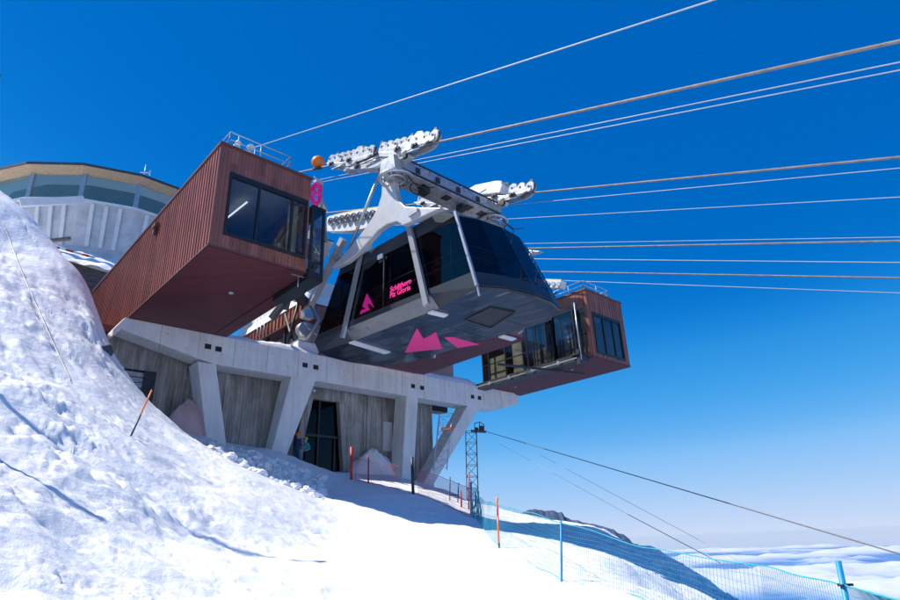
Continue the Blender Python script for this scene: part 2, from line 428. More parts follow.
def detail(x, y, rg):
    r2 = np.clip(rg, 0, 1)
    wx = x + 1.2*fbm(x*.4, y*.4, 3, 40); wy = y + 1.2*fbm(x*.4+9, y*.4, 3, 50)
    rid = .5 - np.abs(fbm(wx*.45, wy*.45, 4, 3)) * 1.6
    rid2 = np.abs(fbm(wx*.9+4, wy*.9, 4, 9))
    strat = fbm(wx*.22+3, wy*1.1, 4, 91)                      # wind-packed ledges
    d = r2 * (.42*fbm(wx*.3, wy*.3, 3, 1) + .10*(rid-.2) - .09*rid2 + .11*strat + .018*fbm(x*2.6, y*2.6, 5, 17, .62))
    diag = np.abs(fbm((x*.6-y*.8)*.35+5, (x*.8+y*.6)*1.3, 4, 93))                # crusty ridges running down the bank
    d -= r2 * .13*np.clip(.16-diag, 0, .16)/.16
    patch = np.clip(fbm(x*.33, y*.33, 3, 77)*5-.35, 0, 1)
    patch2 = np.clip(fbm(x*.6+7, y*.6, 3, 78)*5+.1, 0, 1)
    d += r2 * (patch * (.13*lumps(wx, wy, .8, 5) + .09*lumps(wx, wy, .33, 6)) + patch2 * np.clip(fbm(x*.21+3, y*.21, 3, 79)*6+.3, 0, 1) * (.07*lumps(x, y, .16, 16) + .05*lumps(x, y, .08, 8)))
    # boot prints and ski tracks on the piste
    trk = np.exp(-((((x*.80+y*.60)*1.1 + .5*fbm(x*.12,y*.12,2,33)) % 1.7 - .85)/.05)**2) * (fbm(x*.15, y*.15, 2, 35) > .02)
    d -= (1-r2) * (.035*trk + .07*np.clip(lumps(x, y, .42, 44)-.25, 0, 1)*(fbm(x*.25,y*.25,2,36) > -.05))
    d += (1-r2) * (.016*fbm(x*5, y*5, 4, 37, .7) + .05*fbm(x*1.1, y*1.1, 3, 47, .5)) + r2*.014*fbm(x*7, y*7, 4, 38, .7)
    d += (.05+.05*(1-r2)) * fbm(x*.3, y*.3, 3, 23) + .012*fbm(x*3, y*3, 4, 29)
    return d
def gz(x, y):
    z, rg = ground([(x, y)])
    return float(z[0] + detail(np.array([x]), np.array([y]), rg)[0])
def hit(px, py, d0=5, d1=60):
    """where the sight line through a photo point meets the snow"""
    v = ray(px, py); v = v / math.hypot(v.x, v.y)
    ds = np.arange(d0, d1, .04); z, rg = ground(np.c_[v.x*ds, v.y*ds]); z = z + detail(v.x*ds, v.y*ds, rg)
    k = np.nonzero(z > v.z*ds)[0]
    d = ds[k[0]] if len(k) else d1
    return Vector((v.x*d, v.y*d, float(z[k[0]] if len(k) else v.z*d)))
def hd(px, py): q = hit(px, py); return math.hypot(q.x, q.y)
def make_ground():
    # polar sheet round the camera: fine where the photo looks, coarse behind
    a1 = np.radians(np.r_[np.linspace(-62, 56, 860), np.linspace(58, 296, 110)])
    rs = 2.2 * (78/2.2) ** (np.linspace(0, 1, 560)); rs = np.r_[.02, rs]
    na, nr = len(a1), len(rs)
    AA, RR = np.meshgrid(a1, rs)
    th = AZ - AA
    X = RR*np.cos(th); Y = RR*np.sin(th)
    z = np.empty(X.size); rg = np.empty(X.size); xy = np.c_[X.ravel(), Y.ravel()]
    for i in range(0, len(xy), 60000): z[i:i+60000], rg[i:i+60000] = ground(xy[i:i+60000])
    x, y = xy[:, 0], xy[:, 1]
    z = z + detail(x, y, rg)
    # beyond the summit block the mountain falls away
    rr = np.hypot(x - 12, y - 18)
    z = np.where(rr > 46, z - (rr-46)**1.4*.5, z)
    z = np.minimum(z, 24)
    Z = z.reshape(X.shape)
    # far skirts of the mountain
    ext = [(110,-70),(200,-190),(420,-420),(900,-800),(1800,-950)]
    Xs, Ys, Zs, RG = [X], [Y], [Z], [rg.reshape(X.shape)]
    for r, zz in ext:
        Xs.append((r*np.cos(th[0]))[None]); Ys.append((r*np.sin(th[0]))[None])
        k = fbm(np.cos(th[0])*3, np.sin(th[0])*3, 4, 61)[None]*.5
        Zs.append(zz*(1+k)); RG.append(np.full((1, na), .6))
    X = np.vstack(Xs); Y = np.vstack(Ys); Z = np.vstack(Zs); RGm = np.vstack(RG); nr = X.shape[0]
    me = bpy.data.meshes.new('snow_ground')
    co = np.c_[X.ravel(), Y.ravel(), Z.ravel()]
    i, j = np.meshgrid(np.arange(nr-1), np.arange(na), indexing='ij')
    j2 = (j+1) % na
    f = np.stack([i*na+j, i*na+j2, (i+1)*na+j2, (i+1)*na+j], -1).reshape(-1, 4)
    me.vertices.add(len(co)); me.vertices.foreach_set('co', co.ravel())
    me.loops.add(f.size); me.loops.foreach_set('vertex_index', f[:, ::-1].ravel().astype(np.int32))
    me.polygons.add(len(f)); me.polygons.foreach_set('loop_start', np.arange(0, f.size, 4, dtype=np.int32))
    me.polygons.foreach_set('loop_total', np.full(len(f), 4, np.int32))
    me.polygons.foreach_set('use_smooth', np.ones(len(f), bool))
    me.update(calc_edges=True); me.validate()
    at_ = me.attributes.new('rough', 'FLOAT', 'POINT'); at_.data.foreach_set('value', np.clip(RGm.ravel(), 0, 1).astype(np.float32))
    me.materials.append(M['snow'])
    o = bpy.data.objects.new('snow_ground', me); COL.objects.link(o)
    tag(o, 'white snow field and ploughed snow slope of the summit', 'snow', kind='structure')
make_ground()

def snow_patch(name, fn, u0, u1, v0, v1, nu, nv, label, parent=None):
    """a heap of snow: fn(u, v) -> point; closed underneath by skirts"""
    mb = MB(); vs = []
    for i in range(nu+1):
        for j in range(nv+1):
            vs.append(fn(u0+(u1-u0)*i/nu, v0+(v1-v0)*j/nv))
    fs = [(i*(nv+1)+j, (i+1)*(nv+1)+j, (i+1)*(nv+1)+j+1, i*(nv+1)+j+1) for i in range(nu) for j in range(nv)]
    mb.add(vs, fs, 0, True)
    o = mb.build(name, M['snow'], parent)
    a = o.data.attributes.new('rough', 'FLOAT', 'POINT'); a.data.foreach_set('value', [.8]*len(o.data.vertices))
    if parent is None: tag(o, label, 'snow', kind='structure')
    return o

# ------------------------------------------------------------------ far things
def far_things():
    # cloud sea well below the summit
    m, nt, b = newmat('cloud_sea')
    g = texco(nt, (1,1,1))
    pf = N(nt, 'ShaderNodeAttribute', attribute_name='puff')
    n2 = noise_n(nt, g, 1/1200, 8, .65)
    s = N(nt, 'ShaderNodeMath', operation='MULTIPLY_ADD'); nt.links.new(n2, s.inputs[0]); s.inputs[1].default_value = .22; nt.links.new(pf.outputs['Fac'], s.inputs[2])
    nt.links.new(ramp(nt, s.outputs[0], [(.10,(.07,.17,.40)),(.17,(.16,.29,.52)),(.28,(.36,.43,.54)),(.46,(.52,.56,.63))]), b.inputs['Base Color'])  # blue of the gaps is valley haze put into the colour
    b.inputs['Roughness'].default_value = 1; b.inputs['Specular IOR Level'].default_value = 0
    rs = np.r_[300, 3000, 7000*(95000/7000)**np.linspace(0, 1, 190)]; a1 = AZ - np.radians(np.r_[np.linspace(-60, 75, 420), np.linspace(78, 297, 60)])
    AA, RR = np.meshgrid(a1, rs); X = RR*np.cos(AA); Y = RR*np.sin(AA)
    h = np.clip(fbm(X/5200, Y/5200, 6, 201, .55)+.12, 0, 1)
    Z = -1330 + 620*h*np.clip((RR-5000)/6000, 0, 1) - RR**2/(2*6.37e6)
    na, nr = len(a1), len(rs)
    me = bpy.data.meshes.new('cloud_sea'); vs = np.c_[X.ravel(), Y.ravel(), Z.ravel()].tolist()
    fs = [(i*na+j, i*na+(j+1)%na, (i+1)*na+(j+1)%na, (i+1)*na+j) for i in range(nr-1) for j in range(na)]
    fs.append(tuple(range(na)))
    me.from_pydata(vs, [], fs); me.polygons.foreach_set('use_smooth', [True]*len(fs)); me.materials.append(m)
    at_ = me.attributes.new('puff', 'FLOAT', 'POINT'); at_.data.foreach_set('value', h.ravel().astype(np.float32))
    o = bpy.data.objects.new('cloud_sea', me); COL.objects.link(o)
    tag(o, 'broken white cloud sea over haze-blue valleys far below', 'clouds', kind='structure')
    # rocky ridge just past the crest
    mb = MB(); vs = []; fs = []
    pts = [(400,640),(440,590),(475,548),(505,522),(516,515),(526,511),(534,509),(545,510),(556,511.5),(562,513),(566,517),(580,521),(594,524),(610,529),(625,536),(640,546),(668,566),(705,592),(760,640)]
    prof = []
    for (x0,y0),(x1,y1) in zip(pts[:-1], pts[1:]):
        for k in range(6): t = k/6; prof.append((x0+(x1-x0)*t, y0+(y1-y0)*t))
    nn = len(prof); q = 12
    for i, (px, py) in enumerate(prof):
        for k in range(q+1):
            t = k/q
            p = at(px, py, d=330)
            p = Vector((p.x, p.y, p.z)) + Vector((-_f0.x, -_f0.y, 0))*(t*260) - Vector((0,0,1))*t*230
            w = 4*t if k else .5
            p += Vector((noise.noise(p*.05)*2*w, noise.noise(p*.05+Vector((5,0,0)))*2*w, noise.noise(p*.09)*1.6*w + noise.noise(p*.45)*1.1))
            vs.append(p)
        # back side
        vs.append(at(px, py, d=330)*1 + Vector((_f0.x*260, _f0.y*260, -240)))
    m2 = q+2
    for i in range(nn-1):
        for k in range(q): fs.append((i*m2+k, (i+1)*m2+k, (i+1)*m2+k+1, i*m2+k+1))
        fs.append((i*m2+q+1, (i+1)*m2+q+1, (i+1)*m2, i*m2))
    mb.add(vs, fs, 0, False)
    m, nt, b = newmat('hazed_ridge_rock'); v = texco(nt)
    nt.links.new(ramp(nt, noise_n(nt, v, .06, 8, .7), [(.42,(.05,.085,.16)),(.58,(.10,.15,.24)),(.70,(.5,.58,.7))]), b.inputs['Base Color'])  # bluish tones put distance haze and shade into the rock colour
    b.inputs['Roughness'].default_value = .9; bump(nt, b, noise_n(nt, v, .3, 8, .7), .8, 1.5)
    o = mb.build('rocky_ridge', m); tag(o, 'dark, haze-tinted rocky mountain ridge beyond the snow crest', 'mountain', kind='structure')
far_things()
mh = bpy.data.materials.new('haze_air'); mh.use_nodes = True; _n = mh.node_tree
for x_ in list(_n.nodes):
    if x_.type == 'BSDF_PRINCIPLED': _n.nodes.remove(x_)
pv = _n.nodes.new('ShaderNodeVolumePrincipled'); pv.inputs['Color'].default_value = (.78,.92,1,1); pv.inputs['Density'].default_value = 3.5e-6; pv.inputs['Anisotropy'].default_value = .1
_n.links.new(pv.outputs[0], [x_ for x_ in _n.nodes if x_.type == 'OUTPUT_MATERIAL'][0].inputs['Volume'])
hz = MB().box((-97000,-97000,-1900), (97000,97000,60)).build('haze', mh, loc=(0,0,0)); tag(hz, 'thin blue haze over the distant cloud sea', 'haze', kind='stuff')

# ------------------------------------------------------------------ docking buildings
ZS, ZT = 10.30, 14.72       # soffit and parapet heights
YF = 19.7                   # front plane of all docks
def ribs(mb, x0, y0, x1, y1, zb, zt, nrm, pitch=.28, w=.022, t=.03, skip=None):
    L = math.hypot(x1-x0, y1-y0); n = int(L/pitch)
    for i in range(n+1):
        s = i*pitch/L
        if s > 1: break
        x = x0+(x1-x0)*s; y = y0+(y1-y0)*s
        segs = [(zb, zt)]
        if skip and skip[0] < i*pitch < skip[1]: segs = [(zb, skip[2]), (skip[3], zt)]
        for a, b in segs:
            if b-a < .05: continue
            mb.box((x-(w/2 if nrm[1] else 0), y-(w/2 if nrm[0] else 0), a), (x+(w/2 if nrm[1] else nrm[0]*t), y+(w/2 if nrm[0] else nrm[1]*t), b))

def railing(root, pts, h=.75, wires=True):
    m = MB()
    for i in range(len(pts)-1):
        a, b = Vector(pts[i]), Vector(pts[i+1])
        for zz in (h, h*.5): m.tube([a+Vector((0,0,zz)), b+Vector((0,0,zz))], .022, 6)
        L = (b-a).length; k = max(1, round(L/1.3))
        for j in range(k+1):
            p = a.lerp(b, j/k); m.tube([p, p+Vector((0,0,h))], .022, 6)
    return m.build('roof_railing', M['white_steel'], root)

def dock(x0, x1, y1, label, side, glass_bays, win, name='docking_building'):
    root = thing(name, ((x0+x1)/2, (YF+y1)/2, ZS), label, 'building', 'brown clad docking buildings of the cable car station')
    wx0, wx1, wz0, wz1 = win
    t = .16
    # shell: outer walls with the window opening cut out
    w = MB()
    w.box((x0+t, YF, ZS+.002), (x0+t+.001, YF, ZS+.002)) if False else None
    for a, b in [((x0, YF, ZS), (wx0, YF+t, ZT-.12)), ((wx1, YF, ZS), (x1, YF+t, ZT-.12)),
                 ((wx0, YF, ZS), (wx1, YF+t, wz0)), ((wx0, YF, wz1), (wx1, YF+t, ZT-.12))]:
        w.box(a, b)
    if side != 'bays_left': w.box((x0, YF+t, ZS), (x0+t, y1, ZT-.12))
    if side != 'bays_right' : w.box((x1-t, YF+t, ZS), (x1, y1, ZT-.12))
    if side == 'bays_left':
        for a, b in glass_bays['solid']: w.box((x0, a, ZS), (x0+t, b, ZT-.12))
        w.box((x0, YF+t, 13.45), (x0+t-.003, y1, ZT-.12)); w.box((x0, YF+t, ZS), (x0+t-.003, y1, 10.52))
    w.box((x0+t, y1-t, ZS), (x1-t, y1, ZT-.12))
    wall = w.build('wall', M['clad'], root)
    rb = MB()
    ribs(rb, x0+.03, YF, x1, YF, ZS+.02, ZT-.13, (0,-1), skip=(wx0-x0-.06, wx1-x0+.03, wz0-.06, wz1+.06))
    if side != 'bays_left': ribs(rb, x0, YF+.2, x0, y1-.05, ZS+.02, ZT-.13, (-1,0))
    else: ribs(rb, x0, YF+.2, x0, YF+1.0, ZS+.02, ZT-.13, (-1,0))
    rb.build('seam', M['clad'], wall)
    MB().box((x0+t+.005, YF+t+.005, ZS+.28), (x1-t-.005, y1-t-.005, ZS+.34)).build('inner_floor', M['inner_floor'], root)
    MB().box((x0+t+.005, YF+t+.005, ZT-.95), (x1-t-.005, y1-t-.005, ZT-.90)).build('ceiling', M['inner_wall'], root)
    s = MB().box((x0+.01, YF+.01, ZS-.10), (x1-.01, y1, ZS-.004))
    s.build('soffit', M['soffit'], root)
    tr = MB()
    tr.box((x0-.05, YF-.06, ZT-.12), (x1+.05, YF+.24, ZT)); tr.box((x0-.05, YF+.243, ZT-.12), (x0+.24, y1, ZT)); tr.box((x1-.24, YF+.243, ZT-.12), (x1+.05, y1, ZT))
    tr.box((x0-.03, YF-.03, ZS-.06), (x1+.03, YF-.004, ZS+.012)); tr.box((x0-.03, YF, ZS-.06), (x0-.004, y1, ZS+.012))
    tr.build('parapet_cap', M['trim'], root)
    MB().box((x0+.245, YF+.245, ZT-.5), (x1-.245, y1-.2, ZT-.3)).build('roof', M['roofdark'], root)
    # front window
    f = MB(); d0, d1 = YF-.05, YF+.10
    for a, b in [((wx0-.06, d0, wz0-.09),(wx1+.03, d1, wz0+.05)), ((wx0-.06, d0, wz1-.05),(wx1+.03, d1, wz1+.14)),
                 ((wx0-.06, d0, wz0+.051),(wx0+.04, d1, wz1-.051)), ((wx1-.05, d0, wz0+.051),(wx1+.03, d1, wz1-.051))]: f.box(a, b)
    for m_ in glass_bays['mull']: f.box((m_-.045, YF-.03, wz0+.051), (m_+.045, d1-.02, wz1-.051))
    fr = f.build('window', M['dark_frame'], root)
    MB().box((wx0+.041, YF+.02, wz0+.051), (wx1-.051, YF+.035, wz1-.051)).build('pane', M['glass'], fr)
    return root

# left dock
L0, L1 = 6.72, 10.62
left = dock(L0, L1, 38.0, 'brown metal-clad docking building with large dark window, left of the cabin', '', dict(mull=(8.42, 9.85)), (7.25, 10.5, 10.92, 13.4))
b = MB()
b.box((L0+.5, 24.5, ZS+.35), (L0+.9, 27, ZS+1.4)); b.build('counter', M['plank'], left)
mt, nt, bs = newmat('tube_light'); bs.inputs['Base Color'].default_value = (.8,.8,.8,1); bs.inputs['Emission Color'].default_value = (.9,.95,1,1); bs.inputs['Emission Strength'].default_value = .8
M['lamp'] = mt
l = MB(); l.bar(at(227,218,Z=13.55), at(247,202,Z=13.55), .06, .04); l.build('tube_light', M['lamp'], left)
# glazed side bay that guides the cabin
bay = MB(); bx0, bx1, by0, by1, bz0, bz1 = L1+.06, 11.32, 19.55, 22.6, 9.98, 13.35
for a, b_ in [((bx0, by0, bz0), (bx1, by1, bz0+.34)), ((bx0, by0, bz1-.14), (bx1, by1, bz1))]: bay.box(a, b_)
for (x, y) in [(bx0+.05, by0+.05), (bx1-.06, by0+.05), (bx1-.06, by1-.06), (bx1-.06, (by0+by1)/2)]:
    bay.box((x-.05, y-.05, bz0+.341), (x+.055, y+.055, bz1-.141))
bf = bay.build('side_bay', M['dark_frame'], left)
pg = MB(); pg.box((bx0+.1, by0+.03, bz0+.341), (bx1-.12, by0+.045, bz1-.141)); pg.box((bx1-.05, by0+.11, bz0+.341), (bx1-.035, by1-.12, bz1-.141)); pg.build('pane', M['glass'], bf)
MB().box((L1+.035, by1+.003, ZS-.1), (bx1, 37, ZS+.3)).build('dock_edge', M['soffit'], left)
y_ = MB(); y_.box((9.98, 20.3, ZS+.35), (10.42, 20.36, 13.5)); y_.build('yellow_panel', M['cream'], left)
rl = railing(left, [(7.05, 21.2, ZT-.02), (7.05, YF+.12, ZT-.02), (9.66, YF+.12, ZT-.02), (9.66, 21.2, ZT-.02)], .72)
# clutter in the railing: weather gear
e = MB()
e.tube([(7.55,20.2,ZT-.3),(7.55,20.2,ZT+.95)], .02, 6); e.sphere((7.55,20.2,ZT+.62), .12, 10, 6); e.box((7.35,20.05,ZT+.1),(7.6,20.3,ZT+.42)); e.box((7.8,20.1,ZT-.1),(8.15,20.4,ZT+.38)); e.cyl((8.0,20.0,ZT+.5),(0,1,0),.14,.12,14)
e.tube([(8.3,20.3,ZT-.3),(8.3,20.3,ZT+.75)], .02, 6)
e.build('weather_gear', M['offwhite'], left)
sp = MB(); sp.cyl((9.1,23.2,ZS-.125),(0,0,1),.10,.05,16); sp.build('soffit_lamp', M['white_steel'], left)
g_ = MB(); g_.tube([(10.45,19.95,ZS-.12),(10.45,19.95,ZS-.62)], .02, 6); g_.bar((10.15,19.95,ZS-.14),(10.75,19.95,ZS-.14),.04,.04); g_.build('drain_pipe', M['galv'], left)
g_ = MB(); g_.box((L0-.20, 26.3, 13.9),(L0-.04, 26.75, 14.1)); g_.box((L0-.16, 26.5, 13.55),(L0-.04, 26.62, 13.9)); g_.build('wall_lamp', M['trim'], left)

# right dock (copy of the plan, mirrored fittings)
Q0, Q1 = 30.1, 34.15
right = dock(Q0, Q1, 29.2, 'brown metal-clad docking building on the right end of the concrete beam, blue windows', 'bays_left',
             dict(mull=(31.65, 32.7), solid=[(YF+.161, YF+.24)]), (30.62, 33.6, 10.6, 13.08))
g_ = MB()
ys = [YF+.25, YF+.95, 21.0, 22.4, 23.7, 25.2, 26.8, 28.4, 29.0]
for y in ys[1:]: g_.box((Q0-.02, y-.05, 10.521), (Q0+.1, y+.05, 13.448))
g_.box((Q0-.02, YF+.25, 11.72), (Q0+.02, 29.0, 11.80))
gw = g_.build('side_window', M['dark_frame'], right)
MB().box((Q0+.03, YF+.245, 10.525), (Q0+.045, 29.0, 13.445)).build('pane', M['glass'], gw)
for ya_, yb_, za_, zb_ in [(YF+.4,20.9,10.66,13.4),(21.3,22.2,10.66,12.2),(22.8,24.6,10.66,11.9),(25.4,26.4,10.66,13.0),(27.0,28.6,10.66,12.3)]:
    MB().box((Q0+.35, ya_, za_), (Q0+.4, yb_, zb_)).build('panel_and_reflection', M['warm'], right)  # added behind the side glass; warm colour stands for golden reflections
MB().box((30.4, YF+.35, 10.66), (30.6, YF+.4, 13.4)).build('panel_and_reflection', M['warm'], right)
# protruding glazed cabin door bays and platform edge
for k, (ya, yb) in enumerate([(20.3, 21.9), (22.5, 24.2)]):
    f = MB(); X0, X1, Z0_, Z1_ = 29.32, Q0-.022, 10.35, 13.32
    for zz in (Z0_, Z1_-.1): f.box((X0, ya, zz), (X1, yb, zz+.1))
    for yy in (ya, (ya+yb)/2 if k else yb-.08, yb-.08): f.box((X0, yy, Z0_+.101), (X0+.08, yy+.08, Z1_-.101))
    for yy in (ya, yb-.08): f.box((X1-.08, yy, Z0_+.101), (X1, yy+.08, Z1_-.101))
    fo = f.build('glazed_bay', M['dark_frame'], right)
    p_ = MB(); p_.box((X0+.03, ya+.085, Z0_+.101), (X0+.04, yb-.085, Z1_-.101)); p_.box((X0+.085, ya+.03, Z0_+.101), (X1-.085, ya+.04, Z1_-.101))
    p_.build('pane', M['glass'], fo)
g_ = MB(); g_.box((29.25, 20.0, 9.95), (Q0-.025, 29.0, 10.345)); g_.build('platform_edge', M['dark_steel'], right)
g_ = MB()
for y in (21.5, 23.6, 25.6, 27.4): g_.box((29.05, y, 10.0), (29.245, y+.18, 10.2))
g_.bar((29.1,20.2,10.08),(29.1,28.8,10.08),.07,.07)
g_.build('guide_rail', M['galv'], right)
g_ = MB(); g_.bar((25.6, 23.4, 9.86), (31.8, 21.7, 9.86), .12, .12); g_.build('bracing_bar', M['dark_steel'], right)
g_ = MB(); g_.box((29.1, 20.0, 9.7), (29.24, 20.25, 10.6)); g_.box((29.0,20.0,10.25),(29.24,20.6,10.35)); g_.build('buffer', M['dark_steel'], right)
g_ = MB(); g_.tube([(29.25,20.02,9.95),(29.25,20.02,13.6)], .05, 8); g_.build('post', M['galv'], right)
railing(right, [(Q0+.1, 24.5, ZT-.02), (Q0+.1, YF+.12, ZT-.02), (33.0, YF+.12, ZT-.02), (33.0, 21.0, ZT-.02)], .62)
for c_ in ((31.6,27.4,ZS-.125),(31.3,22.2,ZS-.125)): MB().cyl(c_,(0,0,1),.09,.05,14).build('soffit_lamp', M['white_steel'], right)

# middle dock between both tracks
mid = thing('docking_building', (20.6, 25, ZS), 'low brown docking building mostly hidden behind the black cabin, between both tracks', 'building', 'brown clad docking buildings of the cable car station')
w = MB(); w.box((17.6, 20.1, ZS), (24.15, 28.6, 13.2)); w.build('wall', M['clad'], mid)
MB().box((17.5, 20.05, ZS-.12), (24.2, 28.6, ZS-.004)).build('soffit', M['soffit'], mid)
w = MB(); w.box((17.6, 20.1, 13.204), (24.15, 28.6, 13.3)); w.build('roof', M['roofdark'], mid)
# rear machine hall behind the docks
rear = thing('machine_hall', (22, 36, 10.2), 'brown ribbed machine hall with snowy roof seen between left dock and cabin', 'building')
w = MB(); w.box((16.8, 31.2, 13.35), (30, 42, 14.25)); hw = w.build('wall', M['clad'], rear)
rb = MB(); ribs(rb, 16.8, 31.3, 16.8, 42, 13.37, 14.23, (-1,0), .5, .06, .07); rb.build('seam', M['clad'], hw)
w = MB(); w.box((16.75, 31.15, 14.254), (30.05, 42, 14.34)); w.box((16.72, 31.12, 13.25), (30.03, 42, 13.346)); w.build('roof_edge', M['trim'], rear)
w = MB(); w.box((17.6, 32, 10.25), (30, 42, 13.245)); w.build('lower_wall', M['galv'], rear)
for y in (31.4, 33.6, 36): MB().box((16.9, y, 10.25), (17.05, y+.15, 13.24)).build('post', M['dark_steel'], rear)
w = MB(); w.tube([(16.75,31.2,10.3),(16.75,33.4,14.1)], .10, 8); w.tube([(16.6,31.4,14.4),(16.6,33.2,10.4)], .08, 8); w.build('brace', M['dark_steel'], rear)
w = MB(); w.box((17.4, 31.9, 14.345), (29.5, 41.5, 16.3)); w.build('upper_wall', M['offwhite'], rear)
w = MB()
for y in (35.0, 35.5, 36.0): w.tube([(16.3,y,12.9),(16.3,y+.7,14.6)], .045, 6)
w.build('ladder_rail', M['galv'], rear)
def heap(x0, x1, y0, y1, z0, h, seed=0, edge=.35, skew=0):
    def fn(u, v):
        x = x0+(x1-x0)*u; y = y0+(y1-y0)*v
        e = min(u, 1-u)*(x1-x0)/edge; e2 = min(v, 1-v)*(y1-y0)/edge
        k = max(0, min(1, e))*max(0, min(1, e2)); k = math.sqrt(k)
        z = z0 + (h*(1+skew*(u-.5)) + .25*h*noise.noise(Vector((x*.9+seed, y*.9, 0))) + .12*h*noise.noise(Vector((x*3+seed, y*3, 0))))*k
        return (x, y, z)
    return fn
snow_patch('roof_snow', heap(16.85, 29.95, 31.25, 41.9, 14.33, .9, 3), 0,1,0,1,60,50, 'snow lying on the roof of the machine hall')

# ------------------------------------------------------------------ concrete beam frame and columns
YB, YB2 = 28.8, 30.0
beam = thing('concrete_frame', (19.8, 29.4, 4), 'pale concrete portal beam on four slanted columns under the docks', 'structure')
def P(x, z, y=YB): return Vector((x, y, z))
out = [(6.55,10.2),(33.0,10.2),(33.55,9.97),(33.4,9.42),(31.2,8.78),(29.4,8.68),(10.9,8.70),(10.05,8.86),(6.5,9.62)]
bm_ = MB(); n = len(out)
front = [P(x, z) for x, z in out]; back = [P(x, z, YB2) for x, z in out]
# left end is chamfered back
bm_.prism(front, (0, YB2-YB, 0))
bm_.hexa([P(6.5,9.62,YB+.001), P(6.5,9.62,YB2-.001), P(6.2,9.25,YB2-.001), P(6.2,9.25,YB+.2), P(6.55,10.2,YB+.001), P(6.55,10.2,YB2-.001), P(6.2,9.62,YB2-.001), P(6.2,9.62,YB+.2)])
bo = bm_.build('beam', M['concrete'], beam, bevel=.03)
for k in range(14):
    x = 8.2+k*1.8; MB().box((x-.006, YB-.004, 8.95 if x < 10.5 else 8.74), (x+.006, YB-.0015, 10.17)).build('form_joint', M['dark_steel'], bo)
for k in range(28):
    x = 7.6+k*.9; MB().cyl((x, YB-.003, 9.15+(.55 if k % 2 else 0)+.1), (0,1,0), .022, .006, 8).build('tie_hole', M['dark_steel'], bo)
# niches in pairs
for px, py in [(208,346.5),(218.5,349.2),(305,365.2),(315.8,367.4),(413,386.2),(422,387.9),(472.5,396.8),(479.5,398)]:
    p = at(px, py, Y=YB); MB().box((p.x-.16, YB-.012, p.z-.13), (p.x+.16, YB-.003, p.z+.13)).build('niche', M['black'], bo)
for px, py in [(345,372),(314,391)]:
    p = at(px, py, Y=YB); MB().box((p.x-.07, YB-.06, p.z-.05), (p.x+.07, YB-.004, p.z+.05)).build('lamp', M['offwhite'], bo)
# columns: (front-top x0,x1, front-bottom x0,x1, z bottom, depth)
cols = [(10.03,10.95,11.0,11.95,3.9,1.0), (15.05,16.55,14.2,15.1,3.6,.75), (22.93,23.88,22.6,23.5,2.4,1.15), (28.2,29.4,25.0,25.95,2.2,1.0)]
for (a0,a1,b0,b1,zb,dp) in cols:
    zt = 8.72; s = (zt-zb)/(zt-4.6)
    b0e = a0+(b0-a0)*s; b1e = a1+(b1-a1)*s
    c = MB().hexa([(b0e,YB+.02,zb),(b1e,YB+.02,zb),(b1e,YB+.02+dp,zb),(b0e,YB+.02+dp,zb),(a0,YB+.006,zt),(a1,YB+.006,zt),(a1,YB2-.01,zt),(a0,YB2-.01,zt)])
    c.build('column', M['concrete'], beam, bevel=.04)
snow_patch('beam_snow', heap(11.0, 16.6, YB+.08, 31.2, 10.18, .42, 11, .5), 0,1,0,1,60,20, 'snow heap on the beam between left dock and cabin')
snow_patch('beam_snow', heap(24.3, 29.6, YB+.06, 31.2, 10.18, .5, 31, .5), 0,1,0,1,50,20, 'snow heap on the beam beside the right dock')
w = MB(); w.box((15.6,YB+.5,10.2),(16.9,YB+1.1,11.0)); o = w.build('roof_box', M['offwhite'], beam)

# ------------------------------------------------------------------ base building with board-marked wall
YW = 30.55
base = thing('station_base', (16, 31, 4), 'weathered board-marked base building with dark glass entrance behind the columns', 'building')
def wallstrip(mb, x0, x1, zb, zt):
    x = x0
    while x < x1-.01:
        w_ = min(random.uniform(.09,.24), x1-x); o_ = random.choice([0,0,.015,.03,.05,.02])
        if callable(zt): z1 = zt(x+w_/2)
        else: z1 = zt
        mb.box((x, YW-o_, zb), (x+w_-.004, YW+.3, z1)); x += w_
mb = MB()
wallstrip(mb, 8.75, 16.35, 2.5, 9.8)
wallstrip(mb, 16.35, 19.95, 8.15, 9.8)
wallstrip(mb, 19.95, 26.5, 1.5, 9.8)
wallstrip(mb, 5.5, 8.75, 8.35, 9.8)
mb.box((5.5, YW+.302, 1.5), (26.48, YW+.36, 9.8))if False else None
wo = mb.build('wall', M['boards'], base)
# slanted jambs of the entrance
mb = MB(); mb.hexa([(19.7,YW-.12,2.5),(19.94,YW-.12,2.5),(19.94,YW+.3,2.5),(19.7,YW+.3,2.5),(19.12,YW-.12,8.148),(19.94,YW-.12,8.148),(19.94,YW+.3,8.148),(19.12,YW+.3,8.148)])
mb.hexa([(16.0,YW-.08,2.5),(16.3,YW-.08,2.5),(16.3,YW+.3,2.5),(16.0,YW+.3,2.5),(16.9,YW-.08,8.148),(17.4,YW-.08,8.148),(17.4,YW+.3,8.148),(16.9,YW+.3,8.148)])
mb.build('door_jamb', M['boards'], base)
mb = MB(); mb.box((16.3, YW+.1, 6.0), (19.6, YW+.2, 6.14)); mb.box((17.9, YW+.1, 2.5), (17.98, YW+.2, 5.99)); mb.box((17.9, YW+.1, 6.145), (17.98, YW+.2, 8.1)); mb.box((19.0, YW+.1, 2.5), (19.06, YW+.2, 5.99))
df = mb.build('entrance', M['dark_frame'], base)
MB().box((16.3, YW+.22, 2.5), (19.69, YW+.235, 8.14)).build('pane', M['door_glass'], df)
